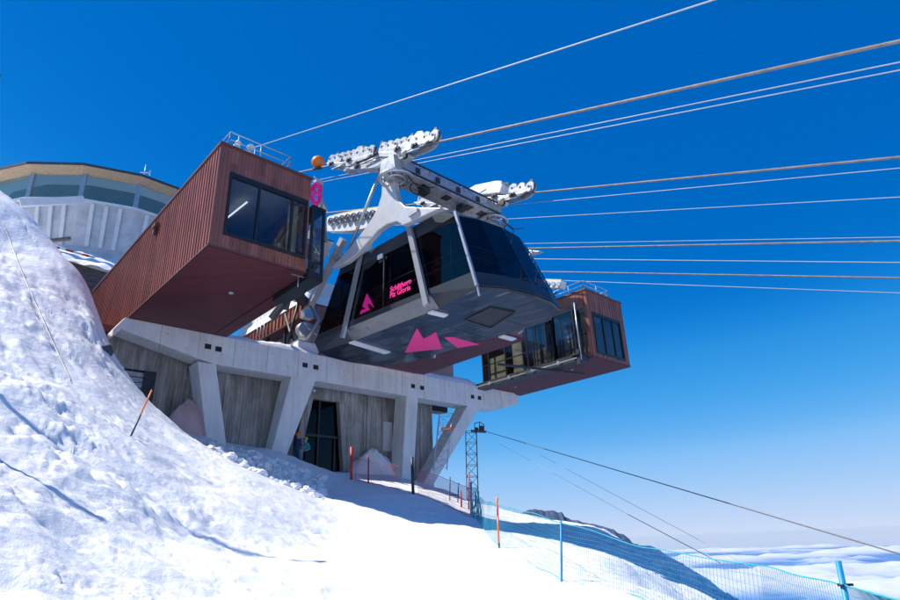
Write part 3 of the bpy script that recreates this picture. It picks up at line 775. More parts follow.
mb = MB(); mb.box((15.5, YW+.31, 2.4), (20.5, YW+6, 2.5)); mb.box((15.5, YW+5.9, 2.5), (20.5, YW+6, 9.7)); mb.box((15.4, YW+.31, 2.5), (15.5, YW+6, 9.7)); mb.box((20.5, YW+.31, 2.5), (20.6, YW+6, 9.7))
mb.build('lobby', M['dark_steel'], base)
mb = MB(); p0 = at(321,443,Y=YW-.05); mb.hexa([(18.75,YW+.3,3.7),(19.15,YW+.3,3.7),(19.15,YW+.34,3.7),(18.75,YW+.34,3.7),(18.45,YW+.3,5.9),(19.0,YW+.3,5.9),(19.0,YW+.34,5.9),(18.45,YW+.34,5.9)])
mb.build('blue_reflection', paint('reflection_blue', (.01,.10,.32), .5, 0, .2, 3, 0), base)  # blue sheet stands in for sky reflected in the entrance glass
# roller shutter at the far left end
mb = MB()
for i in range(18): mb.box((5.4, YW+.05-(.02 if i%2 else 0), 3.6+i*.26), (8.2, YW+.16, 3.6+i*.26+.22))
mb.build('roller_shutter', M['galv'], base)
mb = MB(); mb.box((8.2, YW-.06, 3.0), (8.74, YW+.3, 8.345)); mb.build('shutter_frame', M['dark_steel'], base)
mb = MB(); mb.box((5.4, YB2+.01, 9.80), (33.2, 31.8, 10.12)); mb.box((5.4,31.81,9.8),(30,36,10.12)); mb.build('roof_slab', M['soffit'], base)
mb = MB(); mb.box((26.5, YW+.4, 8.6), (28.3, YW+1.2, 9.79)); mb.build('beam_behind', M['dark_steel'], base)
mb = MB(); mb.box((26.2, YW+.31, 1.0), (26.49, YW+8, 9.79)); mb.box((8,36,1),(26.4,36.3,9.79)); mb.build('side_wall', M['boards'], base)
mb = MB(); p = at(387,436,Y=YW); mb.box((p.x-.38, YW-.12, p.z-.95), (p.x+.32, YW-.06, p.z+.85)); mb.build('notice_board', M['offwhite'], base)
mb = MB(); p = at(143,345,Y=YB2+.2); mb.box((p.x-.12, 30.1, 9.66), (p.x+.12, 30.3, 9.79)); mb.build('soffit_lamp', M['offwhite'], base)

# ------------------------------------------------------------------ ropes
def rope(name, p1, p2, X, r, mat, label, X2=None, ext=(-90, 46), group=None, stations=3):
    a = at(*p1, X=X); b = at(*p2, X=X if X2 is None else X2)
    d = b - a
    lo = (ext[0]-a.y)/d.y; hi = (ext[1]-a.y)/d.y
    pts = [a + d*(lo+(hi-lo)*i/24) for i in range(25)]
    o = MB().tube(pts, r, 8).build(name, mat)
    tag(o, label, 'cable', group)
    return a, d
G1 = 'thick track cables'; G2 = 'thin haul and signal cables'
c1a, c1d = rope('track_cable', (440,141.5), (900,41), 11.7, .037, M['rope_thick'], 'highest thick track cable, running from the running gear to the top right', group=G1, ext=(-80,30))
c2a, c2d = rope('track_cable', (535,192.5), (900,157), 16.9, .037, M['rope_thick'], 'thick track cable leaving the right-hand running gear above the cabin', group=G1, ext=(-80,30))
rope('track_cable', (545,248), (900,241), 24.1, .04, M['rope_thick'], 'third thick track cable, starting behind the upper right cabin edge', group=G1, ext=(-80,30))
rope('track_cable', (565,272), (900,278), 29.2, .042, M['rope_thick'], 'lowest thick track cable, leaving the white saddle above the right dock', group=G1, ext=(-80,24))
th = [('haul_cable', (265,144), (713,0), 9.1, .017, 'single thin cable crossing the top of the sky above all others', (-80,23)),
      ('haul_cable', (436,156), (900,62), 12.4, .014, 'upper one of two thin cables just below the highest thick cable', (-80,30)),
      ('haul_cable', (430,161), (900,70), 12.75, .014, 'lower one of two thin cables just below the highest thick cable', (-80,30)),
      ('haul_cable', (520,204), (900,168), 17.4, .014, 'thin cable close under the second thick cable', (-80,30)),
      ('haul_cable', (480,220.5), (900,197), 19.6, .014, 'thin cable alone midway between the second and third thick cables', (-80,30)),
      ('haul_cable', (530,243.5), (900,237), 23.5, .014, 'thin cable close above the third thick cable', (-80,30)),
      ('haul_cable', (545,259), (900,262.5), 26.4, .02, 'thin cable alone between the third and the lowest thick cable', (-80,30)),
      ('haul_cable', (560,280.5), (900,293), 30.6, .02, 'lowest thin cable, just under the lowest thick cable', (-80,26))]
for n_a, a_, b_, X_, r_, lb, ex in th: rope(n_a, a_, b_, X_, r_, M['rope_thin'], lb, ext=ex, group=G2)

def cz(Y, a, d): return a.z + d.z*(Y-a.y)/d.y

# ------------------------------------------------------------------ the cable car
car = thing('cable_car', (14.4, 16.6, 7.4), 'large black and grey cable car cabin with pink logos, hanging at the station', 'cable car')
def WZ(Y, w): return 7.31 + .046*(Y-11.8) + w
def ringpts(pl, w):
    ws = w if isinstance(w, (list, tuple)) else [w]*len(pl)
    return [Vector((x, y, WZ(y, h))) for (x, y), h in zip(pl, ws)]
#        rear-left   19.1        14.05       front-left  ---- front bow ----                                  front-right  rear-right  rear bow
FL = [(12.45,21.55),(12.62,19.2),(12.6,14.0),(12.28,11.86),(13.2,11.42),(14.2,11.26),(15.2,11.30),(15.9,11.56),(16.5,12.5),(16.4,21.3),(15.6,21.95),(14.4,22.15),(13.3,22.0)]
O1 = [(12.20,21.50),(12.20,19.2),(12.20,14.0),(12.20,11.80),(13.15,11.34),(14.2,11.18),(15.25,11.24),(16.0,11.52),(16.62,12.5),(16.65,21.4),(15.7,22.0),(14.4,22.2),(13.1,22.0)]
O2 = [(12.20,21.25),(12.20,19.1),(12.20,14.1),(12.20,11.92),(13.15,11.48),(14.2,11.32),(15.25,11.38),(16.0,11.68),(16.64,12.62),(16.66,21.15),(15.7,21.75),(14.4,21.95),(13.1,21.75)]
O3 = [(12.26,19.95),(12.26,18.2),(12.26,15.0),(12.27,12.68),(13.2,12.42),(14.2,12.34),(15.2,12.42),(15.95,12.72),(16.55,13.5),(16.58,19.9),(15.6,20.5),(14.4,20.7),(13.2,20.5)]
O4 = [(12.28,19.75),(12.28,18.2),(12.28,15.0),(12.28,13.25),(13.2,12.52),(14.2,12.44),(15.2,12.52),(15.9,12.82),(16.5,13.6),(16.5,19.7),(15.6,20.3),(14.4,20.5),(13.2,20.3)]
W1 = [.38,.42,.42,.02,.05,.05,.05,.05,.3,.38,.3,.25,.3]
W2 = [.68,.66,.62,.58,.56,.55,.55,.56,.6,.68,.68,.68,.68]
W3 = [2.98,2.88,2.80,2.93,2.98,3.0,2.98,2.93,2.85,2.95,3.0,3.0,3.0]
W4 = [3.38,3.38,3.38,3.36,3.08,3.1,3.08,3.05,3.2,3.38,3.2,3.15,3.2]
n = 13
def band(ra, rb, idx, m=0, mb=None, smooth=False):
    mb = mb or MB()
    for i in idx:
        j = (i+1) % n
        mb.add([ra[i], ra[j], rb[j], rb[i]], [(0,1,2,3)], m, smooth)
    return mb
rF, r1, r2, r3, r4 = ringpts(FL,0), ringpts(O1,W1), ringpts(O2,W2), ringpts(O3,W3), ringpts(O4,W4)
allI = range(n)
fl = MB(); fl.add(rF, [tuple(range(n))]); fo = fl.build('underside', M['cab_floor'], car, fixn=False)
ch = band(rF, r1, allI); ch.build('chamfer', M['cab_trim'] if False else M['cab_skirt'], car)
# lower chamfer facet between the outer posts; lighter colour stands for reflected snow
sl = MB(); A0, A1_ = r1[1], r1[2]; B0, B1_ = rF[1], rF[2]
off = Vector((-.012, 0, -.012))
sl.add([A0+off, A1_+off, B1_+off, B0+off], [(0,1,2,3)]); sl.build('snow_sheen', M['snow_sheen'], car)
band(r1, r2, allI).build('skirt', M['cab_skirt'], car)
gl = band(r2, r3, allI); gls = gl.build('glazing', M['cab_glass'], car)
fa = band(r3, r4, allI); fa.build('fascia', M['cab_skirt'], car)
top = MB(); cc = Vector((14.4, 16.5, WZ(16.5, 3.62)))
top.add(r4+[cc], [(i, (i+1)%n, n) for i in range(n)]); top.build('roof', M['cab_skirt'], car)
inn = MB(); inn.box((12.6,12.4,WZ(16,.30)),(16.2,21,WZ(16,.34))); inn.build('cabin_floor', M['cab_inside'], car)
inn = MB(); inn.box((12.5,13,WZ(16,3.02)),(16.3,19.6,WZ(16,3.06))); inn.build('ceiling', M['cab_inside'], car)
# dark mullions in the glazing
mu = MB()
def side_pt(Y, w, X=12.2): return Vector((X + .06*(w-.6)/2.3, Y, WZ(Y, w)))
def sbar(Y0, w0, Y1, w1, wd, dp, mb, xo=-.03, mirror=False):
    a = side_pt(Y0, w0); b = side_pt(Y1, w1); a.x += xo; b.x += xo
    if mirror: a.x = 28.85-a.x; b.x = 28.85-b.x
    mb.bar(a, b, dp, wd, up=(0,1,0))
for mir in (False, True):
    sbar(16.62, .64, 16.66, 2.84, .05, .04, mu, -.01, mir)
    sbar(20.9, 1.02, 12.05, 1.02, .03, .03, mu, .02, mir); 
for i in (5, 7, 8):
    mu.bar(r2[i], r3[i], .022, .022)
for i in ():
    mu.bar(r2[i].lerp(r3[i], .52), r2[(i+1)%n].lerp(r3[(i+1)%n], .52), .02, .03)
for i in (9,10,11,12): mu.bar(r2[i], r3[i], .05, .05)
mu.build('mullion', M['black'], car)
rim = MB()
for i in range(n):
    if i in (0,1,2): continue
    rim.bar(r1[i]+Vector((0,0,.06)), r1[(i+1)%n]+Vector((0,0,.06)), .03, .03)
rim.build('lower_rim', M['dark_steel'], car)
# outer posts
for mir in (False, True):
    for (Ya, wa, Yb_, wb, wd) in [(18.12,3.42,19.16,.02,.20), (15.05,3.42,14.05,.0,.24)]:
        p = MB(); sbar(Ya, wa, Yb_, wb, wd, .12, p, -.10, mir); p.build('post', M['cab_trim'], car)
p = MB(); p.bar(r3[3]+Vector((-.03,-.03,.12)), r1[3]+Vector((-.03,-.03,.02)), .09, .09, up=(0,1,0)); p.bar(r1[3]+Vector((-.0,-.02,.0)), r1[3]+Vector((0.06,-.02,-.30)), .05, .05); p.build('corner_post', M['cab_trim'], car)
p = MB(); p.bar(r3[8]+Vector((.03,-.03,.05)), r1[8]+Vector((.03,-.03,.02)), .06, .06, up=(0,1,0)); p.build('corner_post', M['black'], car)
# brackets, hatch and logos below
p = MB()
for a_, b_ in [((430,312.6),(446,316.3)), ((501,337),(514,340.5))]:
    A = at(*a_, Z=7.36); B = at(*b_, Z=7.36); A.z = WZ(A.y,-.05); B.z = WZ(B.y,-.05); p.bar(A, B, .26, .06); p.build('bracket', M['offwhite'], car); p = MB()
A = Vector((12.55,19.2,WZ(19.2,-.05))); B = Vector((14.6,19.6,WZ(19.6,-.05))); p.bar(A, B, .34, .06)
p.build('bracket', M['offwhite'], car)
def onfloor(px, py, w=-.012):
    z = 7.4
    for _ in range(4):
        q = at(px, py, Z=z); z = WZ(q.y, w)
    return at(px, py, Z=z)
def flat(name, polys, f, mat, parent, nrm=Vector((0,0,1))):
    mb = MB()
    for pl in polys: mb.prism([f(*q) for q in pl], nrm)
    return mb.build(name, mat, parent)
flat('hatch', [[(465.5,320),(490.5,308.3),(514,312.6),(490.5,327.3)]], onfloor, M['black'], fo, Vector((0,0,.006)))
for yy in (13.4, 15.4, 17.4, 19.4):
    MB().bar((12.62,yy,WZ(yy,-.004)),(16.4,yy,WZ(yy,-.004)),.018,.008).build('panel_seam', M['dark_steel'], fo)
MB().bar((14.5,11.4,WZ(11.4,-.004)),(14.5,22.0,WZ(22.0,-.004)),.018,.008).build('panel_seam', M['dark_steel'], fo)
p = MB(); hq = [onfloor(*q, w=-.03) for q in [(465,320),(490.5,307.8),(515,312.5),(490.5,328)]]
for i in range(4): p.bar(hq[i], hq[(i+1)%4], .04, .04)
p.build('hatch_frame', M['dark_steel'], fo)
def c4(x, y): return (340+x/6, 280+y/6)
flat('emblem', [[c4(462,288),c4(500,352),c4(545,332),c4(575,312),c4(614,414),c4(388,436)], [c4(622,343),c4(682,343),c4(838,387),c4(706,408)]], onfloor, M['pink'], fo, Vector((0,0,.006)))
def onside(px, py):
    q = at(px, py, X=12.2); w = (q.z - WZ(q.y, 0)); X = 12.2+.06*(w-.6)/2.3-.012
    return at(px, py, X=X)
flat('emblem', [[(366.9,293.2),(370.6,299.5),(374.2,308),(369.3,303.6),(367.6,305.4),(370.2,309.6),(359.9,314.6),(361.2,310.2),(365.4,308.8),(362.4,306.4)]], onside, M['pink'], gls, Vector((-.006,0,0)))
def text(body, org, size, xdir, ydir, mat, name, parent, th=.004, shear=0.0):
    cu = bpy.data.curves.new(name, 'FONT'); cu.body = body; cu.size = size; cu.extrude = th; cu.resolution_u = 3
    cu.offset = size*.02; cu.space_line = .78
    to = bpy.data.objects.new(name+'_t', cu); COL.objects.link(to)
    dg = bpy.context.evaluated_depsgraph_get(); me = bpy.data.meshes.new_from_object(to.evaluated_get(dg))
    bpy.data.objects.remove(to); me.name = name
    xd = Vector(xdir).normalized(); yd = Vector(ydir).normalized(); zd = xd.cross(yd)
    mt_ = Matrix((xd, yd, zd)).transposed().to_4x4(); mt_.translation = Vector(org)
    me.transform(mt_)
    root = parent
    while root.parent: root = root.parent
    me.transform(Matrix.Translation(-Vector(root.location)))
    me.materials.clear(); me.materials.append(mat)
    o = bpy.data.objects.new(name, me); COL.objects.link(o); o.parent = parent
    return o
tdir = Vector((0,-1,-.046))
text('Schilthorn\nPiz Gloria', (12.195, 16.22, WZ(16.22,1.12)), .30, tdir, (.026,-.046,1), M['pink'], 'lettering', gls)
# interior handrails
p = MB()
for w_ in (1.35, 1.75):
    p.tube([side_pt(20.6,w_)+Vector((.25,0,0)), side_pt(12.5,w_)+Vector((.25,0,0))], .022, 6)
    p.tube([side_pt(20.6,w_)+Vector((4.0,0,0)), side_pt(12.7,w_)+Vector((4.0,0,0))], .022, 6)
    p.tube([Vector((12.6,12.3,WZ(12.3,w_))), Vector((14.3,12.1,WZ(12,w_))), Vector((16.1,12.8,WZ(12.8,w_)))], .022, 6)
for y in (13.2, 15.0, 16.6, 18.4, 20.0):
    p.tube([side_pt(y,.35)+Vector((.25,0,0)), side_pt(y,2.95)+Vector((.25,0,0))], .02, 6)
p.build('handrail', M['cab_trim'], car)
p = MB(); q = at(380,256.5, X=12.2); p.box((12.17,q.y-.14,q.z-.08),(12.24,q.y+.14,q.z+.08)); p.build('door_light', M['offwhite'], car)
# hangers
hp = [(386.5,176),(398,176),(399,192),(402,201),(409,208),(420,209),(446,209.5),(440,212),(420,221),(407,227),(401,223),(391,226),(382,232),(373,242),(363,253),(351,263),(341,268),(335,269),(341,263),(351,252),(363,238),(374,223),(381,211),(385.5,197)]
for k, X in enumerate((11.75, 16.9)):
    pts = [at(px, py, X=11.95) for px, py in hp]
    pts = [Vector((X, q.y, q.z)) for q in pts]
    p = MB(); p.prism(pts, (.24, 0, 0)); h = p.build('hanger', M['white_steel'], car, bevel=.03)
    p = MB(); p.tube([(X+.2, 16.3, cz(16.3,c1a,c1d)-.3), (X+.2, 18.9, WZ(18.9,3.4))], .065, 10); p.build('damper_strut', M['galv'], car)
    for (yy, ww) in ((14.2,3.4),(19.2,3.4)): MB().bar((X-.1,yy,WZ(yy,ww)+.05),(X+.7,yy,WZ(yy,ww)+.05),.5,.14).build('roof_mount', M['galv'], car)
# running gear on both track cables
def gear(a, d, X, cover):
    D = d.normalized(); Nn = Vector((0,-D.z,D.y))
    if Nn.z < 0: Nn = -Nn
    if D.y < 0: D = -D
    def Q(Y, nn, x=0):
        t = (Y-a.y)/D.y; q = a + D*t + Nn*nn; return Vector((X+x, q.y, q.z))
    rollers = []
    grp = [(13.0,5),(15.15,3),(16.85,5),(19.05,3)] if not cover else [(13.05,3),(16.8,4),(18.6,4)]
    sp_ = .44
    for y0, k in grp:
        for i in range(k):
            y = y0+i*sp_
            rl_ = MB(); c = Q(y, .24)
            rl_.cyl(c, (1,0,0), .225, .20, 20); rl_.cyl(c, (1,0,0), .10, .26, 12)
            w_ = rl_.build('roller', M['roller'], car)
            rb_ = MB(); rb_.ring(c, (1,0,0), .22, .042, 20, 6); rb_.build('tyre', M['dark_steel'], w_)
    # rocker plates either side of each roller group
    pl = MB()
    for y0, k in grp:
        L = (k-1)*sp_
        for x in (-.15, .13):
            o_ = [(-.12,.04),(-.14,.16),(-.05,.22),(L*.20,.24),(L*.36,.50 if k>3 else .36),(L*.52,.52 if k>3 else .36),(L*.70,.24),(L+.05,.22),(L+.14,.16),(L+.12,.04),(L*.5,-.10)]
            pl.prism([Q(y0+u, v_, x) for u, v_ in o_], (.02,0,0))
    pl.build('rocker_plate', M['gear_steel'], car)
    pins = MB()
    for y0, k in grp:
        for i in range(k): pins.cyl(Q(y0+i*sp_, .24, 0), (1,0,0), .05, .34, 10)
    pins.build('axle_pin', M['dark_steel'], car)
    # second tier rockers hang below the cable, then the main yoke
    yk = MB()
    for u0, u1 in ([(13.0,16.6),(16.4,20.0)] if not cover else [(13.0,16.2),(16.4,20.2)]):
        m_ = (u0+u1)/2; hh = .38
        for x in (-.25, .17): yk.prism([Q(u0,.02,x),Q(m_-.4,-.1,x),Q(m_,-.06,x),Q(m_+.4,-.1,x),Q(u1,.02,x),Q(u1-.3,-.16,x),Q(m_+.2,-.36,x),Q(m_-.2,-.36,x),Q(u0+.3,-.16,x)], (.07,0,0))
        yk.box(Q(m_-.25,-.42,-.22), Q(m_+.25,-.20,.22))
    yk.prism([Q(14.2,-.30,-.2),Q(15.4,-.26,-.2),Q(18.6,-.30,-.2),Q(18.4,-.44,-.2),Q(16.4,-.66,-.2),Q(15.2,-.66,-.2),Q(14.3,-.44,-.2)], (.4,0,0))
    yk.build('yoke', M['gear_steel'], car, bevel=.015)
    if cover:
        cv = MB(); o_ = [(14.40,.02),(14.36,.36),(14.46,.56),(14.8,.60),(16.0,.52),(16.4,.36),(16.45,.05)]
        cv.prism([Q(u, v_, -.30) for u, v_ in o_], (.6,0,0)); c_ = cv.build('gear_cover', M['offwhite'], car, bevel=.03)
        x_ = MB(); x_.box(Q(15.6,.10,-.318), Q(15.25,.24,-.302)); x_.box(Q(14.4,.42,-.318), Q(14.3,.5,-.302)); x_.build('cover_slot', M['black'], c_)
    bx = MB()
    for y in (14.0, 17.2): bx.box(Q(y,-.5,-.34), Q(y+.25,-.32,-.22))
    bx.build('sensor_box', M['dark_steel'], car)
    for y in (13.6, 14.6, 16.0, 17.9, 19.3):
        b_ = MB(); b_.box(Q(y,-.02,-.33), Q(y+.22,-.20,-.26)); b_.cyl(Q(y+.11,-.11,-.35), (1,0,0), .05, .06, 10); b_.build('caliper', M['dark_steel'], car)
    for y in (13.4, 15.9, 18.3):
        b_ = MB(); b_.tube([Q(y,-.24,-.28),Q(y+.9,-.40,-.30)], .035, 8); b_.build('damper', M['galv'], car)
    b_ = MB(); b_.tube([Q(13.2,-.12,-.30),Q(14.2,-.34,-.32),Q(15.2,-.36,-.30),Q(16.4,-.46,-.34),Q(18.0,-.40,-.3),Q(19.4,-.14,-.3)], .016, 6); b_.build('brake_pipe', M['black'], car)
    for y in (13.1, 14.4, 16.3, 17.6, 19.6):
        b_ = MB(); b_.prism([Q(y-.12,.44,-.02),Q(y+.10,.44,-.02),Q(y+.05,.60,-.02),Q(y-.08,.58,-.02)], (.04,0,0)); b_.build('guard_plate', M['dark_steel'], car)
    ms = MB(); ms.ring(Q(15.6,-.86,.15), (.2,.9,.2), .18, .022, 18, 6); ms.tube([Q(16.4,-.4,-.1),Q(15.9,-.75,.0),Q(15.4,-.7,.3)], .02, 6); ms.build('hose', M['black'], car)
gear(c1a, c1d, 11.7, False)
gear(c2a, c2d, 16.9, True)
# cross beam with slewing rings
zc = 13.2
p = MB()
p.hexa([(11.3,14.75,zc-.3),(17.1,14.75,zc-.3),(17.1,15.75,zc-.3),(11.3,15.75,zc-.3),(11.3,14.85,zc+.38),(17.1,14.85,zc+.38),(17.1,15.65,zc+.38),(11.3,15.65,zc+.38)])
xb = p.build('cross_beam', M['gear_steel'], car, bevel=.04)
for x in (12.3, 13.3, 14.4, 15.5): MB().box((x,14.72,zc-.12),(x+.2,14.745,zc+.12)).build('cutout', M['dark_steel'], xb)
for x in (12.8, 14.0, 15.2, 16.0): MB().box((x,14.95,zc-.318),(x+.35,15.3,zc-.303)).build('cutout', M['dark_steel'], xb)
for x in (12.9, 14.9): MB().box((x,15.0,zc-.55),(x+.3,15.35,zc-.32)).build('junction_box', M['dark_steel'], xb)
for k in range(9): x = 11.7+k*.6; MB().box((x,14.73,zc-.02+.1*(k%3)),(x+.10,14.747,zc+.05+.1*(k%3))).build('bolt_plate', M['galv'], xb)
p = MB(); p.bar((11.6,14.66,zc+.22),(16.9,14.66,zc+.22),.05,.05); p.bar((11.6,14.68,zc-.26),(16.9,14.68,zc-.26),.06,.04)
p.build('cable_tray', M['dark_steel'], xb)
for x in (11.75, 16.95):
    p = MB(); p.ring((x,15.25,zc-.38), (0,0,1), .62, .07, 30, 8); p.ring((x,15.25,zc-.40), (0,0,1), .34, .05, 24, 8)
    for k in range(12): t = 2*PI*k/12; p.cyl((x+.48*math.cos(t),15.25+.48*math.sin(t),zc-.38),(0,0,1),.035,.1,8)
    p.bar((x-.6,15.25,zc-.36),(x+.6,15.25,zc-.36),.18,.07)
    p.build('slewing_ring', M['galv'], car)
    p = MB(); p.ring((x+.75,15.0,zc-.62), (.3,1,0), .24, .025, 22, 6); p.tube([(x+.2,14.8,zc-.4),(x+.6,14.7,zc-.75),(x+1.1,14.75,zc-.55),(x+1.5,14.8,zc-.35)], .022, 6); p.build('hose', M['black'], car)

# ------------------------------------------------------------------ marker ball and pink figure
ball = thing('marker_ball', at(318,162,X=11.7), 'orange warning ball on the highest thick cable beside the left dock', 'marker ball')
p = MB(); bc = at(318,162,X=11.7); p.sphere(bc, .30, 32, 20); p.build('shell', M['orange'], ball)
p = MB(); p.cyl((11.7, bc.y, cz(bc.y,c1a,c1d)), (c1d.normalized()), .075, .75, 12); p.build('clamp', M['dark_steel'], ball)
# white bracket clutter holding the pink emblem
pk = thing('pink_emblem', (10.95, 20.0, 13.4), 'bright pink ring-shaped emblem on the corner of the left dock roof', 'emblem')
ce = at(316.2, 194, Y=19.65)
p = MB(); ax = Vector((-.35,-.94,0)).normalized()
p.ring(ce, ax, .52, .085, 36, 8, sx=.42); p.ring(ce+Vector((0,0,.20)), ax, .17, .055, 24, 8, sx=.8); p.ring(ce+Vector((0.02,-.02,-.18)), ax, .2, .055, 24, 8, sx=.75)
p.tube([ce+Vector((-.16,0,.25)), ce+Vector((.0,-.02,.02)), ce+Vector((.17,0,-.28))], .05, 8)
p.build('ring_shape', M['pink'], pk)
p = MB(); p.tube([ce+Vector((.30,.1,-.75)), ce+Vector((.32,.1,.75))], .03, 8); p.tube([ce+Vector((.32,.1,.3)), ce+Vector((-.2,.1,.3))], .025, 6); p.box(ce+Vector((.0,.05,.6)), ce+Vector((.35,.3,.82))); p.tube([ce+Vector((.32,.1,.6)), ce+Vector((-.1,.1,.9))], .03, 6)
p.build('support_post', M['white_steel'], pk)

# ------------------------------------------------------------------ rope saddles of the station
def saddle(X, Y0, Y1, a, d, label, deep=1.25, cut=0):
    root = thing('rope_saddle', (X, (Y0+Y1)/2, cz((Y0+Y1)/2, a, d)-1), label, 'cable saddle')
    n_s = 14; tp_ = []; bt = []
    for i in range(n_s+1):
        y = Y0+(Y1-Y0)*i/n_s; t = i/n_s
        z = cz(y, a, d) - .10 - .35*t*t
        tp_.append(Vector((X-.25, y, z))); bt.append(Vector((X-.25, y, z-deep*(.75+.25*math.sin(PI*t)))))
    p = MB(); p.prism(tp_+bt[::-1], (.5,0,0)); g = p.build('girder', M['offwhite'], root)
    p = MB()
    for i in range(n_s): p.bar(tp_[i]+Vector((.25,0,.06)), tp_[i+1]+Vector((.25,0,.06)), .34, .10)
    p.build('rope_shoe', M['yellow'], root)
    for i in range(int((Y1-Y0)/.62)):
        y = Y0+.35+i*.62; t = (y-Y0)/(Y1-Y0); z = cz(y,a,d)-.10-.35*t*t-.45
        p = MB(); p.cyl((X-.36,y,z),(1,0,0),.25,.16,20); w_ = p.build('sheave', M['galv'], root)
        p = MB(); p.cyl((X-.45,y,z),(1,0,0),.12,.05,14); p.ring((X-.44,y,z),(1,0,0),.22,.03,20,6); p.build('hub', M['dark_steel'], w_)
    return root
s1 = saddle(16.9, 22.6, 28.6, c2a, c2d, 'white steel rope saddle with a row of sheaves, left behind the cabin hanger')
p = MB(); p.bar((16.9,27.0,16.9),(16.9,31.2,13.3),.35,.42); p.bar((16.9,24.4,15.9),(16.9,24.8,13.3),.3,.3); p.build('support_leg', M['white_steel'], s1)
p = MB(); p.bar((16.5,27.9,17.0),(16.5,31.6,14.3),.5,.10)
p.build('service_ladder', M['offwhite'], s1)
p = MB()
for i in range(7): t = i/7; p.bar((16.22,27.9+3.7*t,17.0-2.7*t+.08),(16.78,27.9+3.7*t,17.0-2.7*t+.08),.05,.05)
p.build('rung', M['dark_steel'], s1)
# machinery around the tail of the saddle
mc = thing('rope_machinery', (15.8, 29, 15.5), 'grey cluster of rope guides and platforms beside the left dock window', 'machinery')
p = MB()
random.seed(3)
p.bar((15.0,26.5,17.0),(17.2,29.8,17.3),.7,.5); p.bar((14.6,27.2,16.1),(16.6,31,16.4),1.0,.35); p.bar((15.2,28,15.2),(16.8,30.8,15.6),.6,.5)
p.build('frame', M['galv'], mc)
p = MB()
for k in range(5): c = Vector((15.0+.35*k, 27.4+.5*k, 16.7-.05*k)); p.cyl(c, (1,.2,0), .32, .2, 18)
p.build('sheave', M['white_steel'], mc)
p = MB(); p.tube([(15.1,26.6,17.3),(15.1,26.6,18.3)], .06,8); p.bar((14.7,26.2,18.35),(15.7,27.3,18.55),.4,.18); p.build('mast_head', M['galv'], mc)
p = MB(); 
for (a_,b_) in [((13.7,26,16.6),(13.7,26,18.0)),((13.7,26,18.0),(15.0,27.6,18.1)),((13.7,26,17.4),(15.0,27.6,17.5)),((15.0,27.6,18.1),(15.0,27.6,16.7)),((13.0,25,17.6),(13.7,26,18.0))]: p.tube([a_,b_], .03, 6)
p.build('railing', M['white_steel'], mc)
p = MB(); p.bar((14.4,27.5,15.3),(15.0,30,13.0),.35,.35); p.bar((15.6,27.5,15.3),(14.2,30,12.2),.3,.3); p.bar((14,29,14.4),(17,31,14.0),.5,.4); p.build('brace', M['dark_steel'], mc)
p = MB(); p.box((16.5,29.6,10.6),(17.3,31.0,12.3)); p.box((15.9,29.9,10.4),(16.45,30.8,11.3)); p.cyl((16.2,29.8,11.9),(0,1,0),.45,.5,18); p.build('drive_housing', M['galv'], mc)
p = MB(); p.tube([(16.2,29.5,11.2),(16.9,29.4,12.5),(16.4,29.6,13.4)],.12,8); p.tube([(16.0,29.6,12.2),(17.2,29.5,11.4)],.09,8); p.box((16.0,29.5,12.6),(16.6,30,13.1)); p.build('drive_fitting', M['cab_trim'], mc)

s4 = thing('rope_saddle', (29.2, 22, 14.5), 'short white saddle above the roof of the right dock', 'cable saddle')
p = MB(); A = at(536,284,X=29.2); B = at(563,285,X=29.2); p.bar(A+Vector((0,1.5,.6)), B, .55, .5); p.build('girder', M['offwhite'], s4)
p = MB(); p.bar(A+Vector((0,1.5,.92)), B+Vector((0,0,.30)), .3, .1); p.build('rope_shoe', M['yellow'], s4)
p = MB()
for i in range(3): p.cyl(B+Vector((-.28,.12+.42*i,.02+.17*i)), (1,0,0), .16, .12, 16)
p.build('sheave', M['galv'], s4)
p = MB(); p.bar(B+Vector((.3,1.4,0)), (29.5, 23.6, 13.4), .3, .3); p.build('support_leg', M['white_steel'], s4)

# ------------------------------------------------------------------ revolving restaurant up behind
ctr = Vector((_r0.x*math.sin(R(-32.0)) + _f0.x*math.cos(R(-32.0)), _r0.y*math.sin(R(-32.0)) + _f0.y*math.cos(R(-32.0)), 0))
toc = -ctr
base_ang = math.atan2(toc.y, toc.x); ctr = ctr*59.6
rest = thing('round_restaurant', (ctr.x, ctr.y, 18), 'many-sided summit restaurant with timber eaves and ribbon windows, top left', 'building')
def ngon(r, z, n=18): return [Vector((ctr.x+r*math.cos(base_ang+R(4)+2*PI*i/n), ctr.y+r*math.sin(base_ang+R(4)+2*PI*i/n), z)) for i in range(n)]
def lathe(rz, mat, name, par=rest, close=False):
    mb = MB(); rs = [ngon(r, z) for r, z in rz]
    for a_, b_ in zip(rs[:-1], rs[1:]):
        for i in range(18): j = (i+1)%18; mb.add([a_[i],a_[j],b_[j],b_[i]], [(0,1,2,3)])
    if close: mb.add(rs[-1], [tuple(range(18))])
    return mb.build(name, mat, par)
lathe([(10.5,18),(10.3,22.4),(11.15,25.75)], M['galv_light'], 'lower_wall')
rb = MB(); A_r = ngon(10.32,22.4); B_r = ngon(11.17,25.73)
for i in range(18):
    for k in range(1,4):
        a_ = A_r[i].lerp(A_r[(i+1)%18], k/4); b_ = B_r[i].lerp(B_r[(i+1)%18], k/4); o_ = (a_-Vector((ctr.x,ctr.y,a_.z))).normalized()*.02
        rb.bar(a_+o_, b_+o_, .28, .32)
rb.build('fold', M['offwhite'], rest)
lathe([(11.14,25.76),(11.42,25.76),(11.42,25.98),(11.0,25.98)], M['offwhite'], 'window_ledge')
lathe([(10.95,25.99),(11.05,28.25)], M['rest_glass'], 'window_band')
